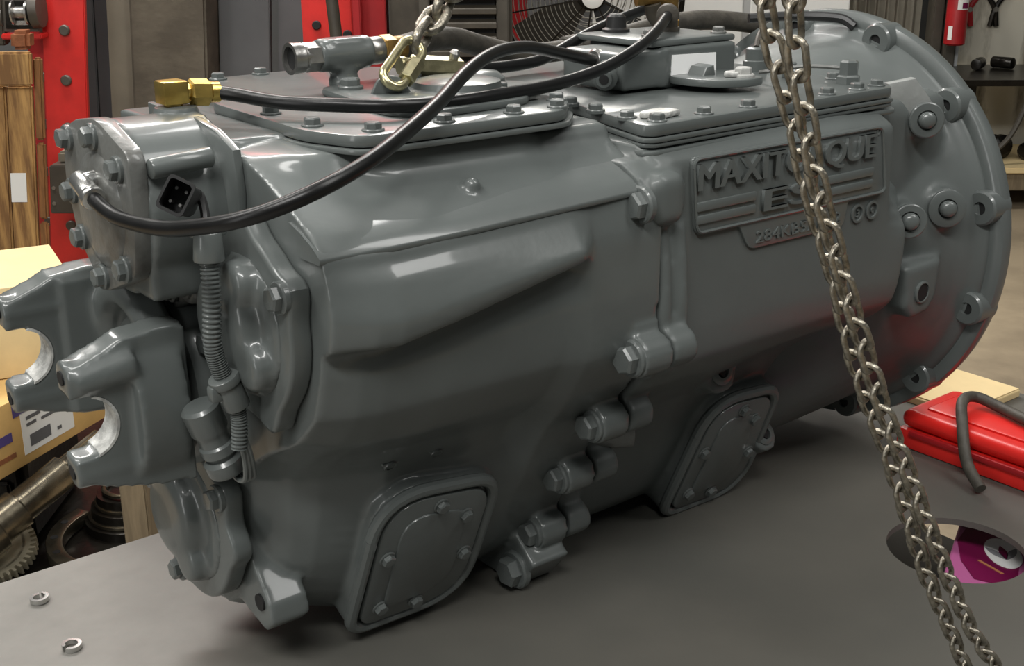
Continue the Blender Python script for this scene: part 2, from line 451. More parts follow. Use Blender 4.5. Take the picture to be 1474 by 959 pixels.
# rear mounting ear with its hole side
ear = [(-.01, -.08), (-.050, -.105), (-.062, -.140), (-.085, -.185), (-.110, -.214), (-.113, -.232), (-.098, -.245), (-.07, -.240), (-.01, -.225)]
prism(bm, [(-.934, y, z) for y, z in ear], (1, 0, 0), .040)
# lugs of the split line on the rear half
SPLIT = [(-.258, .150, .017), (-.262, .006, .018), (-.208, -.080, .0165), (-.158, -.155, .0165), (-.116, -.236, .0165)]
for y, z, r in SPLIT[1:]:
    cyl(bm, (-.622, y, z), (-.588, y, z), r + .003, 20)
    box(bm, -.618, -.588, y, y + .08, z - r, z + r + .012)
# foot flange at the bottom of the split
prism(bm, [(-.640, y, z) for y, z in ((-.02, -.24), (-.105, -.235), (-.140, -.262), (-.112, -.297), (-.02, -.297))], (1, 0, 0), .05)
# top roof behind the cylinder
box(bm, -.94, -.88, -.10, .12, .17, .224)
# small cast bumps seen on the shoulder
for x, y, z, r in ((-.60, -.246, .160, .014), (-.775, -.222, .184, .008), (-.895, -.246, .152, .010)):
    bmesh.ops.create_icosphere(bm, subdivisions=2, radius=r, matrix=Matrix.Translation((x, y, z)))
rear = cast('rear_housing', bm, PAINT, TR, .0030, 3)

# crisp cast ledge along the shoulder
b = new(); rs = []
for x, y0, z0 in ((-.938, -.248, .1525), (-.88, -.2612, .1565), (-.80, -.2625, .1585), (-.70, -.2610, .1615), (-.60, -.2570, .1635)):
    rs.append([b.verts.new((x, y0 + dy, z0 + dz)) for dy, dz in ((.046, .0215), (.030, .0165), (.012, .0085), (.0010, .0012), (0, -.0012), (.0012, -.0040), (.030, -.004))])
for A_, B_ in zip(rs, rs[1:]):
    for i in range(7):
        b.faces.new((A_[i], A_[(i + 1) % 7], B_[(i + 1) % 7], B_[i]))
b.faces.new(rs[0][::-1]); b.faces.new(rs[-1])
obj('cast_ledge', b, PAINT, TR, True, 50)

# front housing
F1 = P((0, .196), (-.10, .196), (-.215, .196), (-.232, .192), (-.246, .185), (-.250, .176), (-.250, .120), (-.250, .060), (-.250, .010), (-.246, -.022), (-.228, -.048), (-.196, -.075), (-.166, -.105), (-.140, -.150), (-.115, -.205), (-.088, -.255), (-.048, -.289), (0, -.296))
F2 = P((0, .196), (-.10, .196), (-.215, .196), (-.232, .192), (-.246, .185), (-.250, .176), (-.250, .120), (-.250, .060), (-.250, .010), (-.245, -.022), (-.226, -.045), (-.186, -.066), (-.156, -.092), (-.136, -.140), (-.113, -.200), (-.086, -.254), (-.046, -.288), (0, -.295))
F3 = P((0, .190), (-.10, .190), (-.210, .192), (-.230, .188), (-.244, .180), (-.248, .172), (-.249, .120), (-.249, .060), (-.248, .000), (-.240, -.030), (-.214, -.055), (-.170, -.078), (-.140, -.105), (-.118, -.148), (-.096, -.200), (-.070, -.245), (-.038, -.272), (0, -.280))
F0 = [(y * (.985 if abs(y) > .2 else 1), z) for y, z in F1]
bm = new()
F4 = [(max(y, -.205) if z > .118 else y, z * (.93 if z > .15 else 1)) for y, z in F3]
loft(bm, [(-.584, F0), (-.565, F1), (-.45, F1), (-.30, F2), (-.224, F3), (-.188, F4), (-.12, [(y * .78, z * .9) for y, z in F3])])
pad(bm, COV2, .010, .05, -.004, [.050, .028, .052, .022])
for y, z, r in SPLIT[1:]:
    cyl(bm, (-.584, y, z), (-.552, y, z), r + .002, 20)
    box(bm, -.584, -.555, y, y + .08, z - r, z + r + .010)
# block at the upper rear corner, with the dark face towards the yoke
prism(bm, [(-.612, y, z) for y, z in ((-.14, .186), (-.232, .184), (-.252, .174), (-.262, .160), (-.262, .142), (-.245, .128), (-.225, .142), (-.14, .17))], (1, 0, 0), .055)
box(bm, -.60, -.562, -.268, -.20, .126, .176, .010)
# vertical beads either side of the split
for x in (-.578, -.556):
    tube(bm, [(x, -.247, .12), (x, -.254, .07), (x, -.254, .02), (x, -.236, -.03)], .009, 10, 4)
# round plug boss above the front side cover, and lower right plug boss
cyl(bm, (-.405, -.12, -.100), (-.405, -.178, -.082), .026, 24)
cyl(bm, (-.262, -.08, -.245), (-.262, -.128, -.215), .021, 20)
front = cast('front_housing', bm, PAINT_M, TR, .0036, 4)

# ledge ridges under the front lid
bm = new()
def slab(z0, z1, pts, r=.02, bev=.002, b=None):
    b = b or new()
    prism(b, [(p.x, p.y, z0) for p in rpoly(pts, r, 4)], (0, 0, 1), z1 - z0, bev)
    return b
L2 = [(-.540, -.068), (-.584, -.226), (-.575, -.236), (-.198, -.222), (-.185, -.21), (-.150, .22), (-.56, .23)]
def off(pts, d):
    c = sum((Vector(p) for p in pts), Vector((0, 0))) / len(pts)
    return [tuple(Vector(p) + Vector((math.copysign(d, (Vector(p) - c).x), math.copysign(d, (Vector(p) - c).y)))) for p in pts]
o = obj('lid_ledge', slab(.186, .1915, off(L2, .004), .012), PAINT, TR)
o = obj('lid_ledge', slab(.1935, .1985, off(L2, .001), .012), PAINT, TR)

# bell housing: body of revolution blended to the front housing, then the flange
bm = new()
lathe(bm, (0, 0, 0), (-1, 0, 0), [(.002, .262), (.018, .262), (.030, .258), (.040, .248), (.060, .240), (.10, .232), (.15, .220), (.20, .20), (.25, .17)], 96)
# flange pads for the lower and upper sides
box(bm, -.22, -.05, -.205, -.12, .05, .198, .02)
cyl(bm, (-.095, -.185, .168), (-.121, -.217, .1705), .0215, 28)
# arms and pin bosses on the near side
cyl(bm, (-.050, -.185, .058), (-.0895, -.2360, .0652), .0245, 28)
cyl(bm, (-.118, -.178, .053), (-.166, -.2380, .0622), .0210, 28)
prism(bm, [(x, -.19, z) for x, z in ((-.166, .006), (-.095, .008), (-.100, -.042), (-.114, -.058), (-.146, -.060), (-.162, -.044))], (0, -1, 0), .053, .004)
cyl(bm, (-.145, -.08, -.14), (-.175, -.155, -.125), .020, 20)
# lower hull running out to the flange
tube(bm, [(-.36, 0, -.195), (-.20, 0, -.108), (-.05, 0, -.022)], .1, 48, 6, True, lambda t, i: .088 + (.236 - .088) * min(1, t * 1.0) ** .85)
bell = cast('bell_housing', bm, PAINT_M, TR, .0042, 5)
bm = new()
lathe(bm, (0, 0, 0), (-1, 0, 0), [(0, .10), (0, .270), (.003, .2752), (.008, .2765), (.016, .2765), (.0205, .275), (.0235, .270), (.025, .262), (.025, .10)], 160, cap=False)
flange = obj('bell_flange', bm, PAINT, TR)
# flange lugs with a hole
bm = new()
lathe(bm, (0, 0, 0), (0, 0, 1), [(-.02, .0215), (.0130, .0215), (.0155, .0190), (.0157, .0080), (.004, .0070)], 24, cap=False)
box(bm, -.0215, .0215, -.04, .0, -.02, .0130, .003)
LUG = mk_mesh('flange_lug', bm, PAINT, True, 30)
bm = new(); lathe(bm, (0, 0, 0), (0, 0, 1), [(-.01, .0078), (.0125, .0078)], 16)
LUGHOLE = mk_mesh('bolt_hole', bm, DARK, True, 30)
for a in (101, 72, 43, 13.4, -15.2, -43.6, -72, 130, 158, 187, 215, 244):
    y = -.256 * math.cos(math.radians(a)); z = .256 * math.sin(math.radians(a))
    roll = math.atan2(z, y) - math.pi / 2
    e = place(LUG, 'flange_lug', TR, (-.024, y, z), (-1, 0, 0))
    e.rotation_quaternion = Matrix(((0, 0, -1), (y / .256, -z / .256, 0), (z / .256, y / .256, 0))).to_quaternion() if False else e.rotation_quaternion
    rad = Vector((0, y, z)).normalized(); ez = Vector((-1, 0, 0)); ex = rad.cross(ez)
    e.rotation_quaternion = Matrix((ex, rad, ez)).transposed().to_quaternion()
    h = place(LUGHOLE, 'bolt_hole', TR, (-.024, y, z), (-1, 0, 0))
# pins, plugs and the tapped pad
def pin(c, d, r, name='dowel_pin', m=PAINT):
    b = new(); d_ = Vector(d).normalized()
    lathe(b, Vector(c) - d_ * .006, d_, [(0, r), (.008, r), (.0105, r * .82), (.012, r * .4)], 20)
    return obj(name, b, m, TR)
def washer(c, d, ro, ri, h, m=PAINT, name='washer'):
    b = new(); lathe(b, c, d, [(0, ri), (0, ro), (h * .8, ro), (h, ro * .93), (h, ri * 1.05), (0, ri)], 28, cap=False)
    return obj(name, b, m, TR)
PD = (-.62, -.78, .06)
pin((-.1255, -.2225, .1710), PD, .0098)
washer((-.122, -.218, .1705), PD, .0205, .0108, .005)
pin((-.0945, -.2425, .0660), PD, .0098)
washer((-.0905, -.2372, .0655), PD, .0225, .0110, .005)
pin((-.1710, -.2445, .0630), PD, .0098)
washer((-.167, -.2392, .0625), PD, .0200, .0110, .005)
b = new(); lathe(b, (-.133, -.2430, -.0285), (0, -1, 0), [(-.02, .0105), (.0018, .0105)], 20); obj('tapped_hole', b, DARK, TR)
washer((-.133, -.2425, -.0285), (0, -1, 0), .0135, .0106, .0035)
b = new(); lathe(b, (-.148, -.176, -.09), (-.5, -.85, .1), [(-.03, .006), (0, .006), (.004, .0075), (.012, .007)], 14); obj('grease_nipple', b, STEEL, TR)
# the pale dry-sprayed strip between lid and pin arm
b = new(); PAD = [(-.157, -.187, .2116), (-.1321, -.2063, .2177), (-.119, -.2184, .1958), (-.1115, -.226, .178), (-.1105, -.2275, .168), (-.1150, -.2245, .157), (-.1197, -.2211, .152), (-.128, -.214, .1580), (-.1347, -.2075, .1735), (-.1434, -.2007, .1739), (-.155, -.1925, .166)]
prism(b, [Vector(p) for p in PAD], -Vector(PD).normalized(), .020, .002)
obj('pale_pad', b, PAINT_L, TR)
# plugs on the front housing
b = new(); lathe(b, (-.405, -.1795, -.0815), (0, -.95, .3), [(-.01, .017), (.001, .017), (.003, .014), (.003, .009), (-.002, .0085)], 24); obj('drain_plug', b, PAINT, TR)
b = new(); lathe(b, (-.405, -.1815, -.081), (0, -.95, .3), [(-.008, .0082), (.0005, .0082)], 4); obj('square_socket', b, DARK, TR)
b = new(); lathe(b, (-.262, -.1285, -.2145), (0, -.85, .5), [(-.006, .014), (.001, .014), (.003, .011), (.003, .007), (-.001, .0068)], 20); obj('drain_plug', b, PAINT, TR)
b = new(); lathe(b, (-.262, -.130, -.2138), (0, -.85, .5), [(-.006, .0066), (.0005, .0066)], 4); obj('square_socket', b, DARK, TR)
cylb = new(); cyl(cylb, (-.575, -.135, -.125), (-.525, -.165, -.125), .019, 20, .003); obj('round_plug', cylb, PAINT_G, TR)

# ---- split line bolts
for y, z, r in SPLIT:
    place(BOLT, 'split_bolt', TR, (-.6235 if r < .0169 or z < .1 else -.6135, y, z), (-1, 0, 0), r * .80, .3)
place(BOLT, 'foot_bolt', TR, (-.642, -.110, -.277), (-1, 0, 0), .0165, .1)['label'] = 'large hexagon bolt at the foot of the split line'

# ---- side covers
def side_cover(F, q_shrink, rads, nm):
    c, ex, ez, n, q = F
    W = lambda p, h: c + ex * p[0] + ez * p[1] + n * h
    b = new(); poly = rpoly(q, rads, 7)
    prism(b, [W(p, -.004) for p in poly], n, .009, .0025)
    o = obj('side_cover', b, PAINT, TR)
    # raised rim left and top, as a bead
    b = new(); poly2 = rpoly(grow(q, .0075), [r * 1.1 for r in rads], 7)
    tube(b, [W(p, -.001) for p in poly2 + [poly2[0]]], .0065, 10, 1, False)
    obj('rim_bead', b, PAINT, o)
    b = new(); poly3 = rpoly(grow(q, -.022), [r * .7 for r in rads], 5)
    prism(b, [W(p, .003) for p in poly3], n, .0042, .002)
    obj('raised_panel', b, PAINT, o)
    cx = sum((p.x for p in q)) / 4; hw = (q[1].x - q[0].x) / 2; hh = (q[0].y - q[3].y) / 2
    mid = lambda a, bb, t: a * (1 - t) + bb * t
    iq = grow(q, -.013)
    spots = [mid(iq[0], iq[1], .52), mid(iq[0], iq[1], .90) + Vector((0, -.020)), mid(iq[1], iq[2], .60) , mid(iq[3], iq[2], .52), mid(iq[3], iq[2], .06) + Vector((0, .012)), mid(iq[0], iq[3], .42)]
    for k, p in enumerate(spots):
        place(BOLT, 'bolt', o, W(p, .0052), n, .0068, k * .4)
    return o
side_cover(COV1, 0, RAD1, 'rear')
side_cover(COV2, 0, [.050, .028, .052, .022], 'front')

# ---- rear bearing caps
def cap(center, ang, rx, lobes, dome, bolted):
    cy, cz = center
    X0 = -.936
    pts = []
    n = 72
    for i in range(n):
        a = 2 * math.pi * i / n
        r = rx
        for la in lobes:
            d = (math.degrees(a) - la + 180) % 360 - 180
            r += .013 * math.exp(-(d / 11.0) ** 2)
        pts.append((X0, cy + r * math.cos(a), cz + r * math.sin(a) * 1.04))
    b = new(); prism(b, pts, (-1, 0, 0), .020, .004, 3)
    o = obj('bearing_cap', b, PAINT, TR)
    b = new()
    lathe(b, (X0 - .017, cy, cz), (-1, 0, 0), [(0, rx * .84), (.004, rx * .80), (.006, rx * .72), (.006, .02)], 48)
    oy, oz = (rx * .16, rx * .02)
    lathe(b, (X0 - .017, cy + oy, cz + oz), (-1, 0, 0), [(0, rx * .62), (.014, rx * .60), (.021, rx * .54), (.024, rx * .44), (.025, .02)], 40)
    for la in dome:
        a = math.radians(la)
        cyl(b, (X0 - .015, cy + rx * .50 * math.cos(a), cz + rx * .52 * math.sin(a)), (X0 - .038, cy + rx * .50 * math.cos(a), cz + rx * .52 * math.sin(a)), rx * .28, 24, .006)
    c2 = cast('cap_dome', b, PAINT, TR, .0035, 6)
    c2.parent = o
    for la in [lobes[k] for k in bolted]:
        a = math.radians(la)
        place(BOLT, 'bolt', o, (X0 - .0215, cy + (rx - .001) * math.cos(a), cz + (rx - .001) * math.sin(a) * 1.04), (-1, 0, 0), .0105, la)
    return o
cap((-.150, .080), 0, .077, (150, 92, 35, -25, -112), (105, -140), (0, 2, 3))
cap((.002, -.156), 0, .080, (147, 183, 80, 10, -62), (-110,), (0, 2, 3, 4))
# hole of the mounting ear
b = new(); lathe(b, (-.9352, -.092, -.216), (-1, 0, 0), [(-.02, .0085), (.001, .0085)], 16); obj('tapped_hole', b, DARK, TR)

# ---- name plate
b = new()
Yp = -.2505
out = rpoly([(-.5435, .1835), (-.252, .1835), (-.2355, .107), (-.301, .107), (-.306, .080), (-.456, .080), (-.472, .1065), (-.535, .1065)], [.008, .010, .012, .004, .008, .010, .004, .012], 4)
prism(b, [(x, Yp + .004, z) for x, z in out], (0, -1, 0), .0065, .0018)
plate = obj('name_plate', b, PAINT, TR)
b = new(); inn = rpoly([(-.5415, .1815), (-.254, .1815), (-.239, .1095), (-.533, .1095)], .009, 4)
tube(b, [(x, Yp - .003, z) for x, z in [tuple(p) for p in inn] + [tuple(inn[0])]], .0018, 6, 1, False); obj('border_bead', b, PAINT, plate)
def letters(s, x0, x1, z0, z1, bold, depth=.0022, italic=0):
    me = text_mesh('lettering', s, .05, PAINT, depth, 1, bold, .0004)
    xs = [v.co.x for v in me.vertices]; ys = [v.co.y for v in me.vertices]
    sx = (x1 - x0) / (max(xs) - min(xs)); sy = (z1 - z0) / (max(ys) - min(ys))
    me.transform(Matrix.Translation((-min(xs), -min(ys), 0))); me.transform(Matrix.Diagonal((sx, sy, 1, 1)))
    bmx = bmesh.new(); bmx.from_mesh(me)
    g0 = bmx.verts[:] + bmx.edges[:] + bmx.faces[:]
    for dx in (-bold, bold):                       # heavier strokes
        d2 = bmesh.ops.duplicate(bmx, geom=g0)
        for v in d2['geom']:
            if isinstance(v, bmesh.types.BMVert):
                v.co.x += dx; v.co.z += dx * .05
    bmx.to_mesh(me); bmx.free()
    return put_text(me, 'lettering', plate, (x0, Yp - .0028, z0), (1, 0, 0), (0, 0, 1))
letters('MAXITORQUE', -.536, -.266, .1465, .1765, .0012, .0034)
letters('ES', -.4405, -.366, .1175, .1395, .0012, .0034)
letters('284KB521', -.447, -.348, .0855, .0975, .0002, .0009)
letters('2', -.324, -.314, .0865, .0985, .0002, .0009)
for x0, x1, zs in ((-.536, -.452, ((.1305, .1395), (.118, .1265))), (-.352, -.264, ((.1305, .1395), (.118, .1265)))):
    for z0, z1 in zs:
        b = new(); box(b, x0, x1, Yp - .005, Yp, z0, z1, .0012); obj('raised_bar', b, PAINT, plate)
for x, s in ((-.281, '3'), (-.2555, 'c')):
    b = new(); lathe(b, (x, -.2500, .0905), (0, -1, 0), [(0, .0075), (0, .0105), (.002, .0102), (.002, .0078), (0, .0075)], 24, cap=False); e = obj('cast_mark', b, PAINT, TR)
    me = text_mesh('cast_numeral', s, .012, PAINT, .0008, 1, .0002)
    put_text(me, 'cast_numeral', e, (x, -.2508, .0905), (1, 0, 0), (0, 0, 1), True)
b = new(); lathe(b, (-.260, Yp - .002, .1765), (0, -1, 0), [(0, .0022), (0, .0036), (.0014, .0034), (.0014, .0024), (0, .0022)], 16, cap=False); obj('cast_mark', b, PAINT, plate)
# cast date marks low on the rear housing
for x, y, z, round_ in ((-.828, -.1605, -.0775, 1), (-.778, -.1625, -.0780, 1), (-.733, -.1655, -.0720, 0)):
    b = new()
    box(b, x - .009, x + .009, y - .003, y + .01, z - .0015, z + .0015, .001)
    if round_:
        lathe(b, (x, y, z - .003), (0, -.8, -.6), [(0, .0045), (.0, .007), (.002, .0065), (.002, .0048), (0, .0045)], 16, cap=False)
    obj('cast_mark', b, PAINT, TR)
for k in range(4):
    b = new(); box(b, -.535 , -.495 - .004 * k, -.130 + .008 * k, -.124 + .008 * k, -.166 - .011 * k, -.163 - .011 * k, .001); obj('cast_mark', b, PAINT, TR)

# ---- lids
L1 = [(-.878, .045), (-.887, -.138), (-.866, -.198), (-.652, -.198), (-.605, -.150), (-.600, .17), (-.64, .22), (-.80, .212)]
lid1 = obj('rear_lid', slab(.2215, .2325, L1, .016, .003), PAINT, TR)
b = slab(.2165, .221, off(L1, .003), .016, .0012); obj('lid_gasket', b, PAINT, lid1)
lid2 = obj('front_lid', slab(.2035, .2155, L2, .016, .003), PAINT, TR)
b = slab(.1985, .203, off(L2, .002), .012, .0012); obj('lid_gasket', b, PAINT, lid2)
for p in ((-.868, -.05), (-.872, -.13), (-.845, -.182), (-.775, -.184), (-.70, -.184), (-.648, -.182), (-.622, -.15), (-.618, -.06), (-.618, .05), (-.80, .195), (-.745, .205), (-.70, .205), (-.845, .12), (-.65, .205)):
    place(BOLT, 'bolt', lid1, (p[0], p[1], .2330), (0, 0, 1), .0074, p[0] * 40)
for i, p in enumerate(((-.553, -.09), (-.563, -.14), (-.568, -.19), (-.560, -.222), (-.495, -.220), (-.43, -.218), (-.365, -.216), (-.30, -.213), (-.245, -.210), (-.205, -.206), (-.196, -.14), (-.190, -.06), (-.183, .04), (-.175, .13))):
    place(BOLT, 'bolt', lid2, (p[0], p[1], .2160), (0, 0, 1), .0074, p[0] * 40)
# pale overspray patches left on the lids
for x, y, z, rx, ry in ((-.540, -.205, .2158, .022, .014), (-.352, -.128, .2300, .013, .010), (-.640, -.125, .2330, .018, .014)):
    b = new(); n = 18
    pts = [(x + rx * math.cos(2 * math.pi * i / n) * random.uniform(.8, 1.1), y + ry * math.sin(2 * math.pi * i / n) * random.uniform(.8, 1.1), z) for i in range(n)]
    prism(b, pts, (0, 0, 1), .006, .002); o = obj('bare_patch', b, BARE, TR); o['label'] = 'pale bare metal pad'
# raised domed pad plate on rear lid (triangular bracket with the lifting eye)
b = slab(.2325, .2395, [(-.775, .03), (-.80, -.135), (-.765, -.165), (-.655, -.155), (-.628, -.10), (-.65, .06)], .02, .0025)
brk = obj('lifting_bracket', b, PAINT, TR)
b = new(); prism(b, [(-.743 + p.x, -.052 - .3 * p.x, .2385 + p.y) for p in rpoly([Vector(q) for q in ((-.018, 0), (-.010, .017), (.010, .017), (.020, 0))], [0, .008, .008, 0], 5)], (.28, .96, 0), .006, .0015)
obj('lifting_eye', b, PAINT, brk)
b = new(); lathe(b, (-.665, -.05, .239), (0, 0, 1), [(0, .045), (.006, .043), (.009, .03), (.010, .006)], 32); obj('domed_boss', b, PAINT, brk)
for p in ((-.755, .0), (-.69, -.01)):
    place(BOLT, 'bolt', brk, (p[0], p[1], .241), (0, 0, 1), .0095, .2)
b = new(); lathe(b, (-.752, -.135, .2395), (0, 0, 1), [(0, .017), (.004, .016), (.006, .010), (.006, .001)], 24); o = obj('bare_stud', b, BARE, brk); o['label'] = 'bright bare metal stud'

# ---- range cylinder at the rear top
RC = (-.035, .166)
b = new(); cyl(b, (-1.010, RC[0], RC[1]), (-.93, RC[0], RC[1]), .0745, 56)
box(b, -1.01, -.93, RC[0] - .062, RC[0] + .062, RC[1] - .070, RC[1] + .02)
rc = cast('range_cylinder', b, PAINT, TR, .0035, 3)
b = new(); oc = [(.012, .236), (-.042, .244), (-.106, .222), (-.104, .160), (-.094, .118), (-.020, .090), (.030, .128), (.046, .180), (.038, .222)]
oc = rpoly([Vector(p) for p in oc], .012, 4)
prism(b, [(-1.0235, p.x, p.y) for p in oc], (1, 0, 0), .0155, .0025)
rcov = obj('cylinder_cover', b, PAINT_G, TR)
b = new(); lathe(b, (-1.0228, RC[0], RC[1]), (-1, 0, 0), [(0, .050), (.003, .047), (.006, .036), (.007, .01)], 36); obj('cover_dome', b, PAINT_G, rcov)
for k, (y, z) in enumerate(((.024, .219), (-.035, .228), (-.084, .208), (.028, .172), (.016, .133), (-.025, .106), (-.078, .124))):
    place(BOLT, 'bolt', rcov, (-1.0255, y, z), (-1, 0, 0), .0088, k * .5)
b = new(); cyl(b, (-1.008, -.109, .210), (-.955, -.109, .214), .0085, 16, .002); obj('tie_rod', b, PAINT, TR)
b = new(); prism(b, [(-.944, y, z) for y, z in ((-.06, .238), (-.095, .232), (-.126, .220), (-.130, .185), (-.118, .10), (-.05, .08), (.03, .08), (.04, .24))], (1, 0, 0), .008, .002); obj('mounting_flange', b, PAINT, TR)
b = new(); lathe(b, (-.944, -.022, .226), (0, 0, 1), [(0, .022), (.010, .021), (.017, .018), (.018, .010)], 28); obj('port_boss', b, PAINT, TR)
# clutter bracket below the cylinder
b = new(); box(b, -.972, -.93, -.06, .06, .075, .115, .008); cyl(b, (-.972, -.075, .098), (-.93, -.075, .098), .016, 20); cyl(b, (-.968, -.02, .085), (-.93, -.02, .085), .026, 20); cast('speed_sensor_housing', b, PAINT_G, TR, .004, 3)
for p in ((-.974, -.075, .098), (-.974, -.045, .088)):
    place(BOLT_G, 'bolt', TR, p, (-1, 0, 0), .008)

# ---- output yoke
YK = obj('output_yoke', (lambda b: (lathe(b, (-.930, 0, -.006), (-1, 0, 0), [(0, .086), (.028, .0865), (.036, .085), (.042, .080), (.044, .066), (.06, .06)], 56), b)[1])(new()), PAINT, TR)
YK['label'] = 'grey two-eared drive yoke on the output shaft'
def ear_poly(s):
    top = [(-.984, .072), (-1.005, .074), (-1.040, .070), (-1.052, .064), (-1.084, .052), (-1.088, .027)]
    arc = [(-1.076 + .027 * math.cos(t), .027 * math.sin(t)) for t in [math.radians(a) for a in range(80, -81, -16)]]
    bot = [(-1.089, -.027), (-1.087, -.048), (-1.055, -.060), (-1.02, -.068), (-.984, -.072)]
    return top + arc + bot
b = new()
prism(b, [(x, -.064, z) for x, z in ear_poly(1)], (0, -1, 0), .026)
prism(b, [(x, .064, z) for x, z in ear_poly(1)], (0, 1, 0), .026)
# cupped base between the ears
lathe(b, (-.978, 0, 0), (-1, 0, 0), [(0, .02), (0, .080), (.006, .085), (.024, .080), (.030, .072), (.028, .060), (.018, .054), (.008, .052), (.008, .02)], 48)
# shoulders of the ears, curved with the hub
for s in (-1, 1):
    sh_ = [(s * .106 * math.cos(math.radians(t)), .106 * math.sin(math.radians(t))) for t in range(-38, 39, 4)]
    prism(b, [(-1.034, y, z) for y, z in sh_ + [(s * .06, .065), (s * .06, -.065)]], (1, 0, 0), .044)
# strap bosses
for s in (-1, 1):
    for z in (.042, -.042):
        cyl(b, (-1.03, s * .077, z), (-1.087, s * .077, z), .0145, 20)
    for z in (.054,):
        cyl(b, (-1.03, s * .085, z - .006), (-1.080, s * .084, z - .014), .017, 20, r2=.013)
TILT = lambda bm_: [setattr(v.co, 'z', v.co.z + .12 * v.co.y + .010) for v in bm_.verts]
TILT(b)
yoke = cast('yoke_body', b, PAINT, TR, .0030, 3)
yoke.parent = YK
for s in (-1, 1):
    b = new()
    arc = [(-1.076 + .0262 * math.cos(t), .0262 * math.sin(t)) for t in [math.radians(a) for a in range(74, -75, -8)]]
    arc2 = [(-1.076 + .0285 * math.cos(t), .0285 * math.sin(t)) for t in [math.radians(a) for a in range(-74, 75, 8)]]
    prism(b, [(x, s * .0635, z) for x, z in arc + arc2], (0, s, 0), .027); TILT(b); o = obj('bearing_saddle', b, BARE, YK); o['label'] = 'machined pale half-round bearing seat'
    for z in (.042, -.042):
        b = new(); lathe(b, (-1.0872, s * .077, z), (-1, 0, 0), [(-.02, .0062), (.0012, .0062)], 14); TILT(b); obj('tapped_hole', b, DARK, YK)
b = new(); lathe(b, (-.9925, 0, 0), (-1, 0, 0), [(0, .045), (.006, .043), (.006, .026), (-.002, .026)], 32); obj('shaft_nut', b, PAINT_G, YK)

# ---- speed sensor, wiring and connector
b = new(); lathe(b, (-.990, -.120, .008), (.30, -.04, -.95), [(0, .014), (.003, .0168), (.024, .0165), (.028, .0145), (.032, .0135), (.038, .0135), (.040, .0155), (.048, .0155), (.051, .013), (.058, .012)], 28)
sen = obj('speed_sensor', b, PAINT, TR)
b = new(); lathe(b, (-.9745, -.1222, -.0425), (.30, -.04, -.95), [(0, .014), (.003, .0172), (.013, .0172), (.016, .0155), (.015, .0115), (.008, .010)], 28); obj('connector_collar', b, PAINT, sen)
for k in range(3):
    b = new(); tube(b, [(-.970 + .003 * k, -.124, -.050), (-.966 + .003 * k, -.132, -.063), (-.965 + .004 * k, -.146, -.058), (-.970 + .003 * k, -.158, -.032), (-.975 + .002 * k, -.160, -.010)], .0024, 8); obj('sensor_wire', b, PAINT, sen)
def corr(t, i):
    return .0078 if (i % 4) < 2 else .0064
b = new(); tube(b, [(-.986, -.157, .143), (-.988, -.160, .111), (-.9905, -.160, .075), (-.987, -.160, .055), (-.981, -.160, .038)], .0075, 14, 36, True, corr)
cond = obj('corrugated_conduit', b, PAINT, TR)
b = new(); tube(b, [(-.9745, -.160, .018), (-.973, -.160, .002), (-.975, -.160, -.022)], .006, 12, 30, True, lambda t, i: .0070 if (i % 4) < 2 else .0057)
obj('corrugated_conduit', b, PAINT, TR)
b = new(); cyl(b, (-.983, -.160, .043), (-.973, -.160, .015), .0112, 18, .002); cyl(b, (-.984, -.160, .045), (-.981, -.160, .038), .0135, 18, .001); box(b, -.997, -.984, -.165, -.153, .024, .038, .003); obj('conduit_clip', b, PAINT, TR)
b = new(); cyl(b, (-.985, -.156, .165), (-.986, -.157, .141), .0110, 18, .002, .0125); box(b, -.994, -.965, -.152, -.128, .158, .167, .003); obj('conduit_socket', b, PAINT, TR)
cn_c = Vector((-1.006, -.158, .196)); cn_d = Vector((-.52, -.80, .28)).normalized()
cx = Vector((.78, -.60, -.52)); cx = (cx - cn_d * cx.dot(cn_d)).normalized(); cy_ = cn_d.cross(cx)
b = new()
sq = [p * .78 for p in rpoly([(-.0125, -.016), (.0125, -.016), (.0125, .016), (-.0125, .016)], .005, 4)]
def CP(p, h, s=1): return cn_c + cx * (p.x * s) + cy_ * (p.y * s) + cn_d * h
rs = []
for s, h in ((.8, -.045), (.95, -.03), (1.0, -.02), (1.0, .012), (1.12, .014), (1.12, .018), (.92, .018), (.90, -.010)):
    rs.append([b.verts.new(CP(p, h, s)) for p in sq])
for A_, B_ in zip(rs, rs[1:]):
    for i in range(len(sq)):
        b.faces.new((A_[i], A_[(i + 1) % len(sq)], B_[(i + 1) % len(sq)], B_[i]))
b.faces.new(rs[0][::-1]); b.faces.new(rs[-1])
con = obj('wire_connector', b, BLACKP, TR, True, 40); con['label'] = 'black plastic plug with an open square mouth'
for i in (-1, 1):
    for j in (-1, 1):
        b = new(); c0 = cn_c + cx * (.004 * i) + cy_ * (.0055 * j); cyl(b, c0 - cn_d * .012, c0 + cn_d * .006, .0013, 8); obj('contact_pin', b, STEEL, con)
b = new(); tube(b, [tuple(cn_c - cn_d * .042), (-.980, -.135, .190), (-.982, -.148, .178), (-.986, -.155, .165)], .004, 8); obj('connector_cable', b, BLACKP, TR)

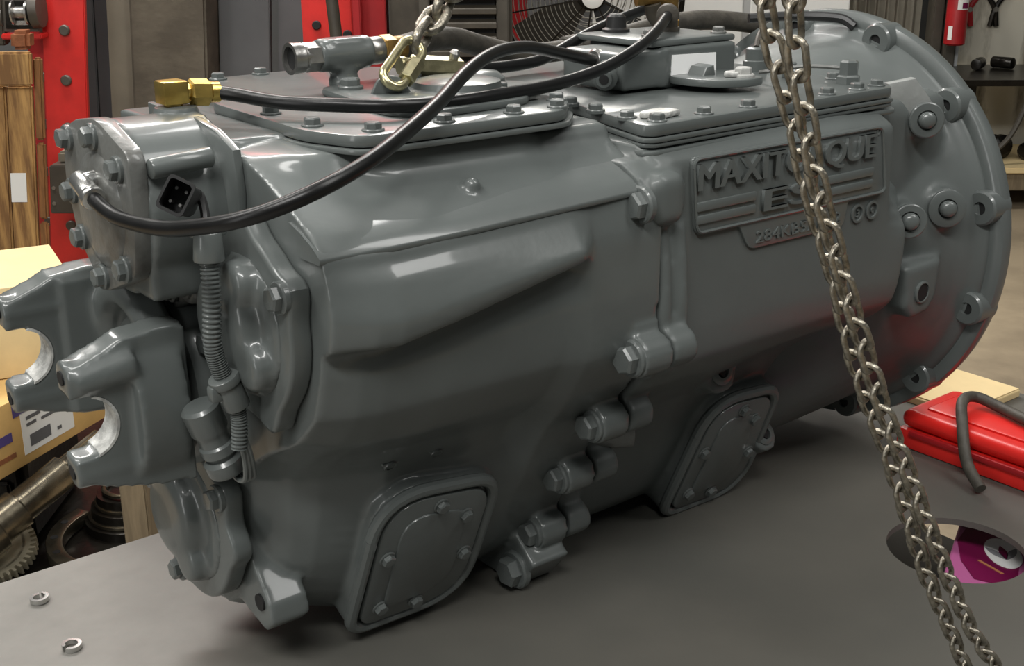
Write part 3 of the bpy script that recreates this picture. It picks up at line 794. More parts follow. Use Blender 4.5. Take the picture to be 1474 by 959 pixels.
# ---- hoses and fittings
b = new(); box(b, -.957, -.934, -.031, -.009, .2455, .2655, .002); cyl(b, (-.945, -.02, .238), (-.945, -.02, .248), .008, 14); cyl(b, (-.936, -.02, .2545), (-.928, -.02, .2545), .0075, 14)
elb = obj('brass_elbow', b, BRASS, TR, True, 25); elb['label'] = 'brass elbow fitting on the rear cylinder'
b = new(); hexbar(b, (-.930, -.02, .2540), (-.911, -.021, .2525), .0118); cyl(b, (-.911, -.021, .2525), (-.903, -.0215, .2520), .0092, 16); obj('brass_nut', b, BRASS, elb, True, 25)
H1 = [(-.905, -.0215, .252), (-.892, -.04, .250), (-.873, -.078, .2465), (-.843, -.115, .2455), (-.803, -.145, .2440), (-.747, -.150, .2425), (-.700, -.148, .2428), (-.643, -.137, .2430), (-.582, -.120, .2440), (-.5226, -.110, .2520), (-.4625, -.092, .2650), (-.410, -.064, .2755), (-.363, -.032, .2850), (-.345, -.018, .2880)]
b = new(); tube(b, H1, .0062, 14); obj('air_hose', b, BLACK, TR)['label'] = 'black air hose from the brass elbow across the lid'
b = new(); lathe(b, (-.352, -.024, .2868), (.75, .6, .12), [(0, .0075), (.002, .0125), (.010, .0130), (.014, .0110), (.016, .0110)], 20); tube(b, [(-.345, -.018, .288), (-.334, -.008, .288), (-.326, -.002, .282), (-.324, .0, .268)], .0098, 14, 5); cyl(b, (-.324, .0, .272), (-.324, .0, .266), .0125, 16); obj('hose_end', b, HOSE_OLD, TR)
b = new(); cyl(b, (-1.022, -.042, .194), (-1.038, -.042, .192), .0085, 18, .001); cyl(b, (-1.039, -.034, .1945), (-1.0412, -.066, .1855), .0085, 20, .002); cyl(b, (-1.0412, -.064, .186), (-1.0412, -.072, .184), .0102, 20, .002)
obj('hose_elbow', b, SILVER, TR)['label'] = 'silver elbow fitting on the cylinder cover'
H2 = [(-1.0413, -.068, .185), (-1.041, -.095, .179), (-1.040, -.12, .177), (-1.036, -.155, .178), (-1.029, -.19, .181), (-1.020, -.225, .188), (-1.007, -.255, .196), (-.987, -.275, .205), (-.961, -.285, .215), (-.929, -.280, .223), (-.893, -.265, .231), (-.844, -.235, .241), (-.792, -.20, .252), (-.742, -.165, .266), (-.696, -.135, .275), (-.653, -.11, .278), (-.603, -.085, .275), (-.546, -.06, .264), (-.491, -.04, .252), (-.464, -.03, .247)]
b = new(); tube(b, H2, .0062, 14); obj('air_hose', b, BLACK, TR)['label'] = 'long black hose looping from the silver elbow over the gearbox side'
b = new(); lathe(b, (-.472, -.033, .2485), (.92, .1, -.2), [(0, .0095), (.003, .0125), (.006, .0115), (.009, .0125), (.013, .010), (.03, .009)], 18); obj('hose_end', b, STEEL, TR)
H3 = [(-.625, -.01, .248), (-.585, .0, .2455), (-.54, .01, .2445), (-.503, .02, .2455), (-.461, .04, .250), (-.402, .06, .2625), (-.329, .08, .276), (-.252, .10, .286), (-.176, .12, .296)]
b = new(); tube(b, H3, .0064, 14); obj('air_hose', b, BLACK, TR)['label'] = 'black hose rising from the yellow hexagon block past the fan'
b = new(); tube(b, [(-.668, .05, .267), (-.613, .08, .269), (-.562, .10, .267), (-.509, .12, .254), (-.45, .13, .240), (-.385, .13, .238), (-.305, .13, .245), (-.224, .14, .254), (-.179, .15, .260)], .0125, 14); obj('heater_hose', b, HOSE_OLD, TR)['label'] = 'thick dull brown hose behind the yellow block'
b = new(); lathe(b, (-.372, .130, .239), (.99, .0, .09), [(0, .0135), (.002, .016), (.008, .016), (.011, .0145), (.018, .016), (.022, .0135)], 20); obj('hose_band', b, HOSE_OLD, TR)
b = new(); tube(b, [(-.185, .16, .2545), (-.146, .16, .256), (-.099, .16, .257), (-.029, .16, .251), (.022, .14, .242), (.059, .12, .232)], .0135, 14); obj('heater_hose', b, HOSE_OLD, TR)['label'] = 'thick brown hose behind the shift valve'
# tee with open brass end
T0 = Vector((-.795, .045, .2665)); TD = Vector((1, 0, .01)).normalized(); TC = Vector((-.735, .045, .2675))
b = new(); lathe(b, T0, TD, [(.022, .0125), (.014, .0130), (.012, .0150), (.0, .0155), (0, .0118), (.022, .0110)], 24, cap=False); hexbar(b, T0 + TD * .014, T0 + TD * .036, .0145)
t_ = obj('open_adapter', b, STEEL, TR); t_['label'] = 'open ended steel adapter of the tee'
b = new(); lathe(b, T0 + TD * .006, -TD, [(0, .0118), (.002, .0118)], 20); obj('bore', b, DARK, t_)
b = new(); cyl(b, TC - TD * .030, TC + TD * .030, .0165, 24, .003); cyl(b, TC - Vector((0, 0, .033)), TC, .0135, 24); box(b, TC.x - .02, TC.x + .02, .0315, .0585, TC.z - .016, TC.z + .016, .004); lathe(b, TC - Vector((0, 0, .036)), (0, 0, 1), [(-.004, .0115), (0, .015), (.010, .016), (.014, .014)], 16)
cast('tee_fitting', b, PAINT, TR, .0026, 2)
b = new(); cyl(b, TC + TD * .028, TC + TD * .044, .0140, 20, .002); obj('tee_collar', b, STEEL, TR)
b = new(); hexbar(b, TC + TD * .043, TC + TD * .060, .0150); cyl(b, TC + TD * .058, TC + TD * .072, .0125, 18, .002); obj('union_nut', b, BRONZE, TR, True, 25)
# yellow hexagon block with side nut
b = new(); hexbar(b, (-.685, .0, .2555), (-.630, -.010, .2495), .0115); yb = obj('hexagon_block', b, GOLDPL, TR, True, 25); yb['label'] = 'yellow plated hexagon coupling lying on the lid'
b = new(); lathe(b, (-.697, .002, .2565), (.99, -.13, -.08), [(0, .006), (0, .009), (.004, .0095), (.008, .008), (.014, .008)], 16); obj('block_nut', b, GOLDPL, yb, True, 30)
b = new(); lathe(b, (-.640, -.010, .2585), (.1, -.3, .95), [(0, .004), (.005, .005), (.008, .0055), (.011, .003)], 14); obj('bleed_screw', b, STEEL, yb)
# dome plug
b = new(); lathe(b, (-.612, -.012, .2335), (0, 0, 1), [(0, .03), (.006, .029), (.012, .022), (.014, .008)], 24); obj('plug_cap', b, PAINT, TR)
b = new(); lathe(b, (-.545, .045, .2165), (0, 0, 1), [(0, .045), (.003, .044), (.004, .02)], 32); obj('core_plug', b, PAINT, TR)

# ---- shift valve on the front lid
b = new()
box(b, -.405, -.290, -.075, .05, .2155, .260, .003)
box(b, -.470, -.400, -.079, .02, .2185, .258, .004)
cyl(b, (-.408, -.055, .2185), (-.408, -.055, .258), .024, 32)
sv = cast('shift_valve', b, PAINT, TR, .003, 2)
b = new(); box(b, -.420, -.287, -.070, .055, .260, .2675, .003); obj('valve_top_plate', b, PAINT, sv)
b = slab(.2215, .230, [(-.400, -.072), (-.402, -.105), (-.385, -.140), (-.352, -.155), (-.325, -.150), (-.315, -.10), (-.30, -.072)], .018, .002); obj('valve_foot', b, PAINT, sv)
place(BOLT_W, 'bolt', sv, (-.345, -.135, .2315), (0, 0, 1), .0095)
place(BOLT_G, 'bolt', sv, (-.385, -.03, .2685), (0, 0, 1), .007)
place(BOLT_G, 'bolt', sv, (-.300, -.055, .2685), (0, 0, 1), .007)
place(BOLT_G, 'bolt', sv, (-.300, .04, .2685), (0, 0, 1), .007)
b = new(); prism(b, [(-.3955, -.0752, .2245), (-.324, -.0752, .2255), (-.3255, -.0752, .2495), (-.3945, -.0752, .2515)], (0, -1, 0), .0012)
st = obj('sticker', b, STICK, sv, False); st['label'] = 'torn white paper label on the shift valve'
b = new(); prism(b, [(-.372, -.077, .2285), (-.352, -.077, .2285), (-.355, -.077, .2405), (-.366, -.077, .2385)], (-.05, -1, 0), .026, .0015); obj('cast_rib', b, PAINT, sv)
b = new(); lathe(b, (-.468, -.055, .236), (-.75, -.62, -.05), [(0, .015), (.010, .0145), (.012, .011), (.020, .010), (.022, .013), (.030, .013), (.032, .009), (.038, .0085), (.038, .005), (.030, .005)], 20, cap=True); pf = obj('pipe_fitting', b, PAINT, sv)
b = new(); c0 = Vector((-.468, -.055, .236)) + Vector((-.75, -.62, -.05)).normalized() * .0375; lathe(b, c0, (-.75, -.62, -.05), [(-.004, .0052), (.0012, .0052)], 12); obj('bore', b, DARK, pf)
b = new(); lathe(b, (-.292, .03, .2385), (0, 0, 1), [(0, .030), (.006, .029), (.020, .018), (.023, .014)], 28); obj('valve_neck', b, PAINT, sv)
box_ = new(); box(box_, -.34, -.25, -.005, .07, .2155, .239, .004); obj('valve_pedestal', box_, PAINT, sv)
b = new(); hexbar(b, (-.292, .03, .2605), (-.292, .03, .278), .0120); cyl(b, (-.292, .03, .276), (-.292, .03, .306), .0090, 16); tube(b, [(-.292, .03, .300), (-.312, .035, .303), (-.335, .045, .302)], .0090, 14, 4); obj('brass_riser', b, BRONZE, sv, True, 25)
b = new(); tube(b, [(-.318, .035, .296), (-.314, .035, .284), (-.308, .03, .270), (-.312, .03, .250)], .0100, 14); obj('elbow_pipe', b, OLIVE, sv)
b = new(); lathe(b, (-.375, .035, .2665), (0, 0, 1), [(0, .016), (.004, .016), (.006, .012), (.018, .011), (.021, .008)], 20); obj('plug_body', b, BLACKP, sv)
b = new(); lathe(b, (-.205, -.03, .2155), (0, 0, 1), [(0, .015), (.012, .015), (.013, .012), (.026, .012), (.028, .009)], 20); sw = obj('switch_body', b, PAINT, TR)
b = new(); tube(b, [(-.205, -.03, .243), (-.19, -.02, .254), (-.16, .0, .26), (-.12, .03, .255)], .0035, 8); obj('switch_wire', b, HOSE_OLD, sw)
for x, y, s in ((-.215, -.175, 1.0), (-.225, -.10, .7)):
    b = new(); lathe(b, (x, y, .2155), (0, 0, 1), [(0, .014 * s), (.008, .014 * s), (.010, .011 * s), (.024 * s, .011 * s), (.026 * s, .008 * s)], 6); obj('breather_plug', b, PAINT, TR, True, 25)
b = new(); tube(b, [(-.255, -.08, .222), (-.235, -.13, .232), (-.215, -.168, .232)], .0025, 6); obj('breather_pipe', b, PAINT_G, TR)
# wire loom bracket crossing behind the chain to the flange
b = new(); tube(b, [(-.13, .05, .268), (-.08, .02, .270), (-.04, -.02, .268), (-.03, -.04, .258)], .006, 8); obj('loom_clip', b, BLACKP, TR)
# ------------------------------------------------------------------ CHAINS
def link_mesh(name, pitch, d, m, wi=None, seg=10, n=10):
    """oval link along z; inner length = pitch, wire diameter d"""
    r = d / 2; wi = wi or d * 1.35
    R = wi / 2 + r; L = pitch / 2 + r - R
    path = []
    for i in range(seg + 1):
        a = math.pi * i / seg
        path.append(Vector((R * math.cos(a), 0, L + R * math.sin(a))))
    for i in range(seg + 1):
        a = math.pi + math.pi * i / seg
        path.append(Vector((R * math.cos(a), 0, -L + R * math.sin(a))))
    bm = new(); N = len(path); rs = []
    for i, p in enumerate(path):
        t = (path[(i + 1) % N] - path[i - 1]).normalized(); v = Vector((0, 1, 0)); u = v.cross(t)
        rs.append(ring(bm, p, u, v, r, n))
    for i in range(N):
        A_ = rs[i]; B_ = rs[(i + 1) % N]
        for k in range(n):
            bm.faces.new((A_[k], A_[(k + 1) % n], B_[(k + 1) % n], B_[k]))
    return mk_mesh(name, bm, m, True, 60)

def chain(root, me, pts, pitch, roll0, alt=math.pi / 2, jitter=.06):
    path = crom(pts, 10); out = []; acc = 0.0; nxt = 0.0
    for a, b_ in zip(path, path[1:]):
        L = (b_ - a).length
        while nxt <= acc + L:
            out.append(a + (b_ - a) * ((nxt - acc) / L)); nxt += pitch
        acc += L
    for i in range(len(out) - 1):
        c = (out[i] + out[i + 1]) / 2; d = (out[i + 1] - out[i])
        ez = d.normalized()
        vw = (CAM0 - c); ex = vw.cross(ez).normalized(); ey = ez.cross(ex)
        ro = roll0 + (alt if i % 2 else 0) + random.uniform(-jitter, jitter)
        X = ex * math.cos(ro) + ey * math.sin(ro); Y_ = ez.cross(X)
        o = bpy.data.objects.new('chain_link', me); link(o, root)
        o.rotation_mode = 'QUATERNION'; o.rotation_quaternion = Matrix((X, Y_, ez)).transposed().to_quaternion()
        o.location = c - (root_loc(root) - Vector((0, 0, OFF)))
CAM0 = Vector((-1.4, -1.0, .2))   # the side of the bench the slack chain faces
LK = link_mesh('chain_link', .0210, .0045, CHAIN, .0082)
cA = [(-0.809, -0.55, 0.371), (-0.801, -0.55, 0.352), (-0.787, -0.55, 0.316), (-0.767, -0.55, 0.279), (-0.751, -0.55, 0.24), (-0.731, -0.55, 0.201), (-0.709, -0.55, 0.16), (-0.688, -0.55, 0.112), (-0.66, -0.55, 0.061), (-0.627, -0.55, 0.008), (-0.593, -0.55, -0.054), (-0.557, -0.55, -0.119), (-0.511, -0.55, -0.188), (-0.479, -0.55, -0.238), (-0.441, -0.55, -0.292)]
cB = [(-0.8, -0.568, 0.371), (-0.797, -0.568, 0.354), (-0.79, -0.568, 0.317), (-0.777, -0.568, 0.282), (-0.764, -0.568, 0.244), (-0.745, -0.568, 0.207), (-0.725, -0.568, 0.167), (-0.698, -0.568, 0.119), (-0.671, -0.568, 0.069), (-0.637, -0.568, 0.017), (-0.598, -0.568, -0.045), (-0.555, -0.568, -0.112), (-0.509, -0.568, -0.179), (-0.459, -0.568, -0.237), (-0.419, -0.568, -0.284)]
ch1 = thing('hoist_chain', 'oily steel link chain hanging in front, left one of the slanting pair', 'chain', (-.445, -.55, -.29), 'slanting hoist chains')
chain(ch1, LK, cA, .0210, .55)
ch2 = thing('hoist_chain', 'oily steel link chain hanging in front, right one of the slanting pair', 'chain', (-.412, -.55, -.29), 'slanting hoist chains')
chain(ch2, LK, cB, .0210, .55)
# lifting chain with a plated coupling link through the eye
LK2 = link_mesh('chain_link', .029, .0095, CHAIN, .0125, 12, 12)
lc = thing('lifting_chain', 'heavy steel chain with a plated coupling link hooked to the lid eye', 'chain', (-.73, -.06, .25))
chain(lc, LK2, [(-.694, -.027, .2805), (-.668, -.010, .294), (-.649, 0, .307), (-.630, .01, .319), (-.604, .02, .335), (-.575, .03, .352), (-.54, .04, .37)], .029, .85)
LK3 = link_mesh('coupling_link', .058, .0090, GOLDPL, .0125, 12, 14)
o = bpy.data.objects.new('coupling_link', LK3); link(o, lc); o['label'] = 'yellow plated coupling link'
c0 = Vector((-.722, -.043, .2650))
ez = (Vector((-.689, -.024, .285)) - Vector((-.754, -.061, .2450))).normalized(); X = Vector((.75, -.60, .1)); X = (X - ez * X.dot(ez)).normalized(); X = (X * .8 + ez.cross(X) * .6)
Y_ = ez.cross(X)
o.rotation_mode = 'QUATERNION'; o.rotation_quaternion = Matrix((X, Y_, ez)).transposed().to_quaternion(); o.location = c0 - Vector((-.73, -.06, .25))
b = new(); c0 = c0 + X * .0108; hexbar(b, c0 - ez * .017, c0 + ez * .012, .0085); obj('screw_sleeve', b, GOLDPL, lc, True, 25)

# ------------------------------------------------------------------ WORKBENCH
wb = thing('workbench', 'flat grey steel workbench top carrying the gearbox', 'workbench', (-.9, -.4, -OFF))
b = new(); HC = Vector((-.19, -.361)); HR = .078
outer = [(-2.1, -1.0), (.315, -1.0), (.315, .262), (-2.1, .248)]
nb = 40
for z in (-.30, -.312):
    pass
ov = [b.verts.new((x, y, -.30)) for x, y in outer]
hv = [b.verts.new((HC.x + HR * math.cos(2 * math.pi * i / nb), HC.y + HR * math.sin(2 * math.pi * i / nb), -.30)) for i in range(nb)]
es = [b.edges.new((ov[i], ov[(i + 1) % 4])) for i in range(4)] + [b.edges.new((hv[i], hv[(i + 1) % nb])) for i in range(nb)]
bmesh.ops.triangle_fill(b, use_beauty=True, edges=es)
ex_ = bmesh.ops.extrude_face_region(b, geom=list(b.faces))
for v in [g for g in ex_['geom'] if isinstance(g, bmesh.types.BMVert)]:
    v.co.z -= .008
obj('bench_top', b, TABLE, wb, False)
for x in (-2.02, .24):
    for y in (-.94, .20):
        b = new(); box(b, x - .04, x + .04, y - .04, y + .04, -OFF, -.312); obj('leg', b, GREYPL, wb, False)
b = new(); box(b, -2.02, .24, -.90, .16, -.56, -.54); obj('lower_shelf', b, GREYPL, wb, False)
# lock washers
def lock_washer(x, y, lab):
    b = new(); n = 30; rs = []
    for i in range(n + 1):
        a = math.radians(12 + 340 * i / n + (60 if x > -1.06 else 200)); zz = -.2965 + .0015 * (i / n - .5)
        c = Vector((x, y, zz)); dr = Vector((math.cos(a), math.sin(a), 0))
        rs.append([b.verts.new(c + dr * r + Vector((0, 0, h))) for r, h in ((.0062, -.0026), (.0098, -.0026), (.0098, .0026), (.0062, .0026))])
    for A_, B_ in zip(rs, rs[1:]):
        for k in range(4):
            b.faces.new((A_[k], A_[(k + 1) % 4], B_[(k + 1) % 4], B_[k]))
    b.faces.new(rs[0]); b.faces.new(rs[-1][::-1])
    tag(obj('lock_washer', b, SILVER, None, True, 30, (x, y, -.30)), lab, 'washer', 'loose spring washers')
lock_washer(-1.058, .188, 'split steel spring washer on the bench nearer its back edge')
lock_washer(-1.063, .077, 'split steel spring washer on the bench, nearest the viewer')
# red tool case
rcx = thing('tool_case', 'long red plastic tool case on the bench beside the bell flange', 'case', (.07, -.33, -.30))
b = new(); box(b, .004, .135, -.62, -.138, -.30, -.272, .006); obj('case_base', b, REDPL, rcx)
b = new(); box(b, .006, .133, -.618, -.140, -.271, -.246, .012, 3); obj('case_lid', b, REDPL, rcx)
b = new(); box(b, .030, .112, -.60, -.165, -.248, -.2425, .004); obj('raised_panel', b, REDPL, rcx)
b = new(); box(b, -.001, .006, -.60, -.16, -.278, -.270, .002); obj('seam_lip', b, RED_D, rcx)
b = new(); box(b, .040, .050, -.335, -.310, -.2425, -.2395, .001); obj('latch_tag', b, CARD_P, rcx)
# hose lying on the case
b = new(); tube(b, [(-.045, -.300, -.291), (-.025, -.265, -.272), (.010, -.232, -.240), (.050, -.205, -.226), (.082, -.205, -.228), (.085, -.240, -.233), (.070, -.290, -.2325), (.062, -.345, -.2325), (.066, -.42, -.2325)], .0075, 12)
tag(obj('bent_hose', b, HOSE_OLD, None, True, 40, (.05, -.25, -.24)), 'dark brown hose bent in a loop over the red case', 'hose')
b = new(); box(b, .150, .300, -.150, .06, -.30, -.288, .002); box(b, .152, .298, -.148, .058, -.288, -.286)
tag(obj('cardboard_sheet', b, CARD_P, None, False, 35, (.22, -.04, -.30)), 'flat tan cardboard box end behind the red case', 'cardboard')
# purple package under the bench hole
pk = thing('package', 'purple and pink printed packet seen through the bench hole', 'package', (-.13, -.42, -.54))
pe = Vector((.90, .43, 0)).normalized(); pq = Vector((pe.y, -pe.x, 0))      # packet edges
P0 = Vector((-.060, -.285, -.54))
b = new(); prism(b, [P0 + pe * .06, P0 - pe * .20, P0 - pe * .20 + pq * .24, P0 + pe * .06 + pq * .24], (0, 0, 1), .195, .003); obj('packet_body', b, PINK, pk, False)
def on_p(px_, py_, h=.1954): return Vector((px_, py_, -.54 + h))
b = new(); prism(b, [on_p(*q) for q in ((-.05, -.292), (.03, -.30), (.03, -.335), (-.06, -.372), (-.115, -.40), (-.150, -.40), (-.162, -.372), (-.135, -.337), (-.095, -.306))], (0, 0, 1), .0006); obj('printed_band', b, MAGENTA, pk, False)
eu = Vector((.70, -.71, 0)); ev = Vector((.71, .70, 0)); c0 = on_p(-.081, -.360, .1962)
b = new(); prism(b, [c0 + eu * (.021 * math.cos(2 * math.pi * i / 28)) + ev * (.038 * math.sin(2 * math.pi * i / 28)) for i in range(28)], (0, 0, 1), .0006); em = obj('oval_emblem', b, WHITE, pk, False); em['label'] = 'white oval with three dark petals'
for k, a in enumerate((-.55, 0, .55)):
    b = new(); ax = (ev * math.cos(a) + eu * math.sin(a)); sd = ax.cross(Vector((0, 0, 1)))
    pts = [c0 - ev * .018 + ax * (.036 * t) + sd * (q * .0050 * math.sin(math.pi * t)) + Vector((0, 0, .0007)) for t, q in [(i / 6, 1) for i in range(7)] + [(i / 6, -1) for i in range(5, 0, -1)]]
    prism(b, pts, (0, 0, 1), .0004); obj('petal', b, GREYPRINT if k != 1 else MAGENTA, em, False)
b = new(); prism(b, [on_p(-.118, -.352, .196), on_p(-.121, -.350, .196), on_p(-.128, -.386, .196), on_p(-.125, -.388, .196)], (0, 0, 1), .0008); obj('gold_line', b, GOLDINK, pk, False)

# ------------------------------------------------------------------ LEFT: boxes and gear parts behind the bench
def cbox(name, lab, corners, h, m, group=None, shade=None):
    pass
def rot_box(u, D, z0, wu, wd, h, yaw, tilt=0.0):
    """matrix of a box sitting at (u, D, z0) turned by yaw in the background frame"""
    ex = (ER * math.cos(yaw) + EF * math.sin(yaw)); ey = (EF * math.cos(yaw) - ER * math.sin(yaw))
    return bgp(u, D, z0), ex, ey
def carton(name, label, u, D, z0, wu, wd, h, yaw, m, prints, group, tilt=0.0):
    c, ex, ey = rot_box(u, D, z0, wu, wd, h, yaw)
    ezz = Vector((0, 0, 1))
    if tilt:
        q = Quaternion(ey, tilt); ex = q @ ex; ezz = q @ ezz
    t = thing(name, label, 'box', c, group)
    W = lambda a, b_, d_: c + ex * a + ey * b_ + ezz * d_
    b = new(); prism(b, [W(-wu / 2, -wd / 2, 0), W(wu / 2, -wd / 2, 0), W(wu / 2, wd / 2, 0), W(-wu / 2, wd / 2, 0)], ezz, h, .003); obj('carton_body', b, m, t)
    for nm, mm, a0, a1, b0, b1, face in prints:
        b = new()
        if face == 'front':
            pts = [W(a0, -wd / 2 - .0006, b0), W(a1, -wd / 2 - .0006, b0), W(a1, -wd / 2 - .0006, b1), W(a0, -wd / 2 - .0006, b1)]; dd = -ey
        else:
            pts = [W(a0, b0, h + .0004), W(a1, b0, h + .0004), W(a1, b1, h + .0004), W(a0, b1, h + .0004)]; dd = ezz
        prism(b, pts, dd, .0008); obj(nm, b, mm, t, False)
    return t, W
sh = thing('parts_cart', 'low black steel cart behind the bench with gear parts on it', 'cart', bgp(-1.0, 2.75, -OFF))
b = new(); bbox(b, -1.9, -.775, 1.95, 3.3, -.93, -.90, .004); tobg(b); obj('cart_top', b, OILY, sh, False)
for u in (-1.86, -.81):
    for D in (2.0, 3.25):
        b = new(); bbox(b, u - .03, u + .03, D - .03, D + .03, -OFF, -.93); tobg(b); obj('leg', b, OILY, sh, False)
rk = thing('iron_block', 'black oily casting that carries the cartons', 'casting', bgp(-1.15, 2.85, -.90))
b = new(); bbox(b, -1.36, -1.03, 2.40, 2.74, -.90, -.692, .02); tobg(b); obj('block_body', b, OILY, rk)
b = new(); bbox(b, -1.30, -1.06, 2.385, 2.40, -.86, -.74, .006); tobg(b); obj('block_rib', b, OILY, rk)
c1, W1 = carton('cardboard_box', 'brown cardboard box with white label and violet band, below the yoke', -1.122, 2.508, -.69, .36, .30, .150, 1.24, CARD,
       [('violet_band', VIOLET, -.115, .075, .112, .148, 'front'), ('paper_label', WHITE, -.095, .065, .022, .114, 'front'), ('violet_stripe', VIOLET, -.18, -.125, .066, .086, 'front'), ('dash_mark', COPPER, -.17, -.12, .030, .040, 'front')], 'cardboard cartons behind the yoke')
for k, (a0, a1, b0, b1) in enumerate(((-.08, -.035, .094, .102), (-.08, -.05, .080, .087), (-.035, .025, .078, .085), (-.075, -.01, .034, .060), (.01, .024, .036, .044))):
    b = new(); prism(b, [W1(a0, -.1518, b0), W1(a1, -.1518, b0), W1(a1, -.1518, b1), W1(a0, -.1518, b1)], (0, 0, 0.0001), 1, 0); obj('print_block', b, GREYPRINT, c1, False)
carton('cardboard_box', 'pale tan cardboard box on top of the other, seen above the yoke', -1.185, 2.60, -.538, .40, .327, .198, .48, CARD_P,
       [('violet_mark', VIOLET, -.03, .04, .12, .19, 'front'), ('violet_mark', VIOLET, -.05, .03, .02, .06, 'front')], 'cardboard cartons behind the yoke')
# shaft
b = new(); sA = bgp(-1.14, 2.14, -.835); sB = bgp(-.90, 2.42, -.685)
lathe(b, sA, sB - sA, [(0, .045), (.02, .05), (.16, .05), (.165, .043), (.22, .043), (.225, .036), (.34, .036), (.345, .028), (.44, .028)], 28)
tag(obj('gear_shaft', b, OILSTEEL, None, True, 30, tuple(sA)), 'oily stepped steel shaft leaning under the cardboard box', 'shaft')
# spur gear
gc = bgp(-1.085, 2.30, -.866); gn = (-EF * .30 + Vector((0, 0, 1)) * .95).normalized()
_, gu, gv = basis(gn); T = 44
g = thing('spur_gear', 'dull steel spur gear resting at the far edge of the bench', 'gear', gc)
b = new(); pts = []
for i in range(T):
    for f_, r in ((-.30, .086), (-.16, .098), (.16, .098), (.30, .086)):
        a = 2 * math.pi * (i + f_) / T
        pts.append(gc + gu * (r * math.cos(a)) + gv * (r * math.sin(a)))
prism(b, pts, gn, .022); obj('toothed_rim', b, GEARM, g, True, 25)
b = new(); lathe(b, gc + gn * .021, gn, [(0, .076), (.001, .076), (.001, .070), (-.004, .068), (-.004, .048), (.006, .044), (.014, .042), (.014, .032), (0, .031)], 48); obj('gear_hub', b, GEARM, g)
# bearing cup stack
bc = bgp(-.855, 2.52, -.90)
g = thing('bearing_hub', 'black ringed bearing hub standing beside the timber post', 'bearing', bc)
b = new(); lathe(b, bc, (0, 0, 1), [(0, .10), (.02, .10), (.024, .086), (.05, .084), (.054, .072), (.08, .07)], 40); obj('hub_body', b, OILY, g)
for r, z in ((.092, .024), (.076, .054), (.058, .084)):
    b = new(); lathe(b, bc + Vector((0, 0, z)), (0, 0, 1), [(0, r - .012), (0, r), (.006, r), (.008, r - .003), (.008, r - .010), (0, r - .012)], 40, cap=False); obj('ring', b, OILSTEEL, g)
# curved drilled flange
fc = bgp(-.80, 2.42, -.895)
g = thing('drilled_flange', 'dark curved casting edge with bolt holes on the cart', 'flange', fc)
b = new(); n = 20; ins = []; ous = []
for i in range(n + 1):
    a = math.radians(150 + 110 * i / n)
    dr = ER * math.cos(a) + EF * math.sin(a)
    ins.append(fc + dr * .165); ous.append(fc + dr * .20)
prism(b, ous + ins[::-1], (0, 0, 1), .03, .003); obj('flange_rim', b, GEARM if False else OILSTEEL, g)
for a in (170, 192, 214, 236):
    dr = ER * math.cos(math.radians(a)) + EF * math.sin(math.radians(a))
    b = new(); lathe(b, fc + dr * .183 + Vector((0, 0, .03)), (0, 0, 1), [(-.01, .008), (.0008, .008)], 14); obj('bolt_hole', b, DARK, g)
# timber post
b = new(); bbox(b, -.755, -.705, 2.17, 2.23, -OFF, -.10, .003); tobg(b)
for v in b.verts:
    v.co.z = min(v.co.z, -.12)
tag(obj('timber_post', b, WOOD_G, None, False, 35, tuple(bgp(-.73, 2.2, -OFF))), 'square tan timber post standing behind the bench edge', 'post')

# ------------------------------------------------------------------ BACKGROUND
LEAN = .085
# wooden crate
cr = thing('wooden_crate', 'tall weathered wooden crate at the left edge', 'crate', bgp(-1.75, 4.2, -OFF))
def plank(u0, u1, D0, D1, z0, z1, m=WOOD, par=None, nm='plank'):
    b = new(); bbox(b, u0, u1, D0, D1, z0, z1, .006); tobg(b); return obj(nm, b, m, par, False)
plank(-2.2, -1.515, 3.96, 3.985, -.125, -.02, WOOD, cr)
plank(-1.605, -1.525, 3.985, 4.01, -OFF, -.125, WOOD, cr)
plank(-1.70, -1.61, 3.99, 4.015, -OFF, -.125, WOOD, cr)
plank(-1.82, -1.71, 3.99, 4.015, -OFF, -.125, WOOD, cr)
plank(-1.520, -1.492, 3.99, 4.010, -.30, -.04, WOOD_B, cr)
plank(-1.520, -1.492, 3.99, 4.010, -.56, -.31, WOOD_B, cr)
plank(-1.520, -1.492, 3.99, 4.010, -.84, -.57, WOOD_B, cr)
plank(-2.2, -1.60, 3.965, 3.99, -.76, -.66, WOOD, cr)
b = new(); bbox(b, -1.603, -1.553, 3.981, 3.9845, -.50, -.405); tobg(b); obj('paper_label', b, WHITE, cr, False)
b = new(); bbox(b, -1.60, -1.54, 4.02, 4.08, -.02, .04, .012); tobg(b)
tag(obj('copper_block', b, COPPER, None, False, 35, tuple(bgp(-1.57, 4.05, -.02))), 'small rusty copper block on top of the crate', 'block')
# red press frame
pf_ = thing('press_frame', 'tall red steel press frame with bolted uprights', 'press', bgp(-1.2, 5.0, -OFF))
def rb(nm, m, u0, u1, D0, D1, z0, z1, bev=.004):
    b = new(); bbox(b, u0, u1, D0, D1, z0, z1, bev); tobg(b); return obj(nm, b, m, pf_, False)
p1 = rb('upright', RED, -1.775, -1.615, 4.80, 4.83, -OFF, 3.0)
p2 = rb('upright_flange', RED_D, -1.855, -1.77, 4.86, 5.0, -OFF, 3.0)
LEAN = 0.0
p3 = rb('upright', RED, -.79, -.60, 4.85, 4.88, -OFF, 3.0)
p4 = rb('upright_flange', RED_D, -.605, -.475, 4.89, 5.0, -OFF, 3.0)
rb('upright_flange', RED_D, -.595, -.565, 4.82, 4.92, -OFF, 3.0)
LEAN = .085
rb('shelf_arm', RED, -1.90, -1.75, 4.72, 4.795, -.055, -.035)
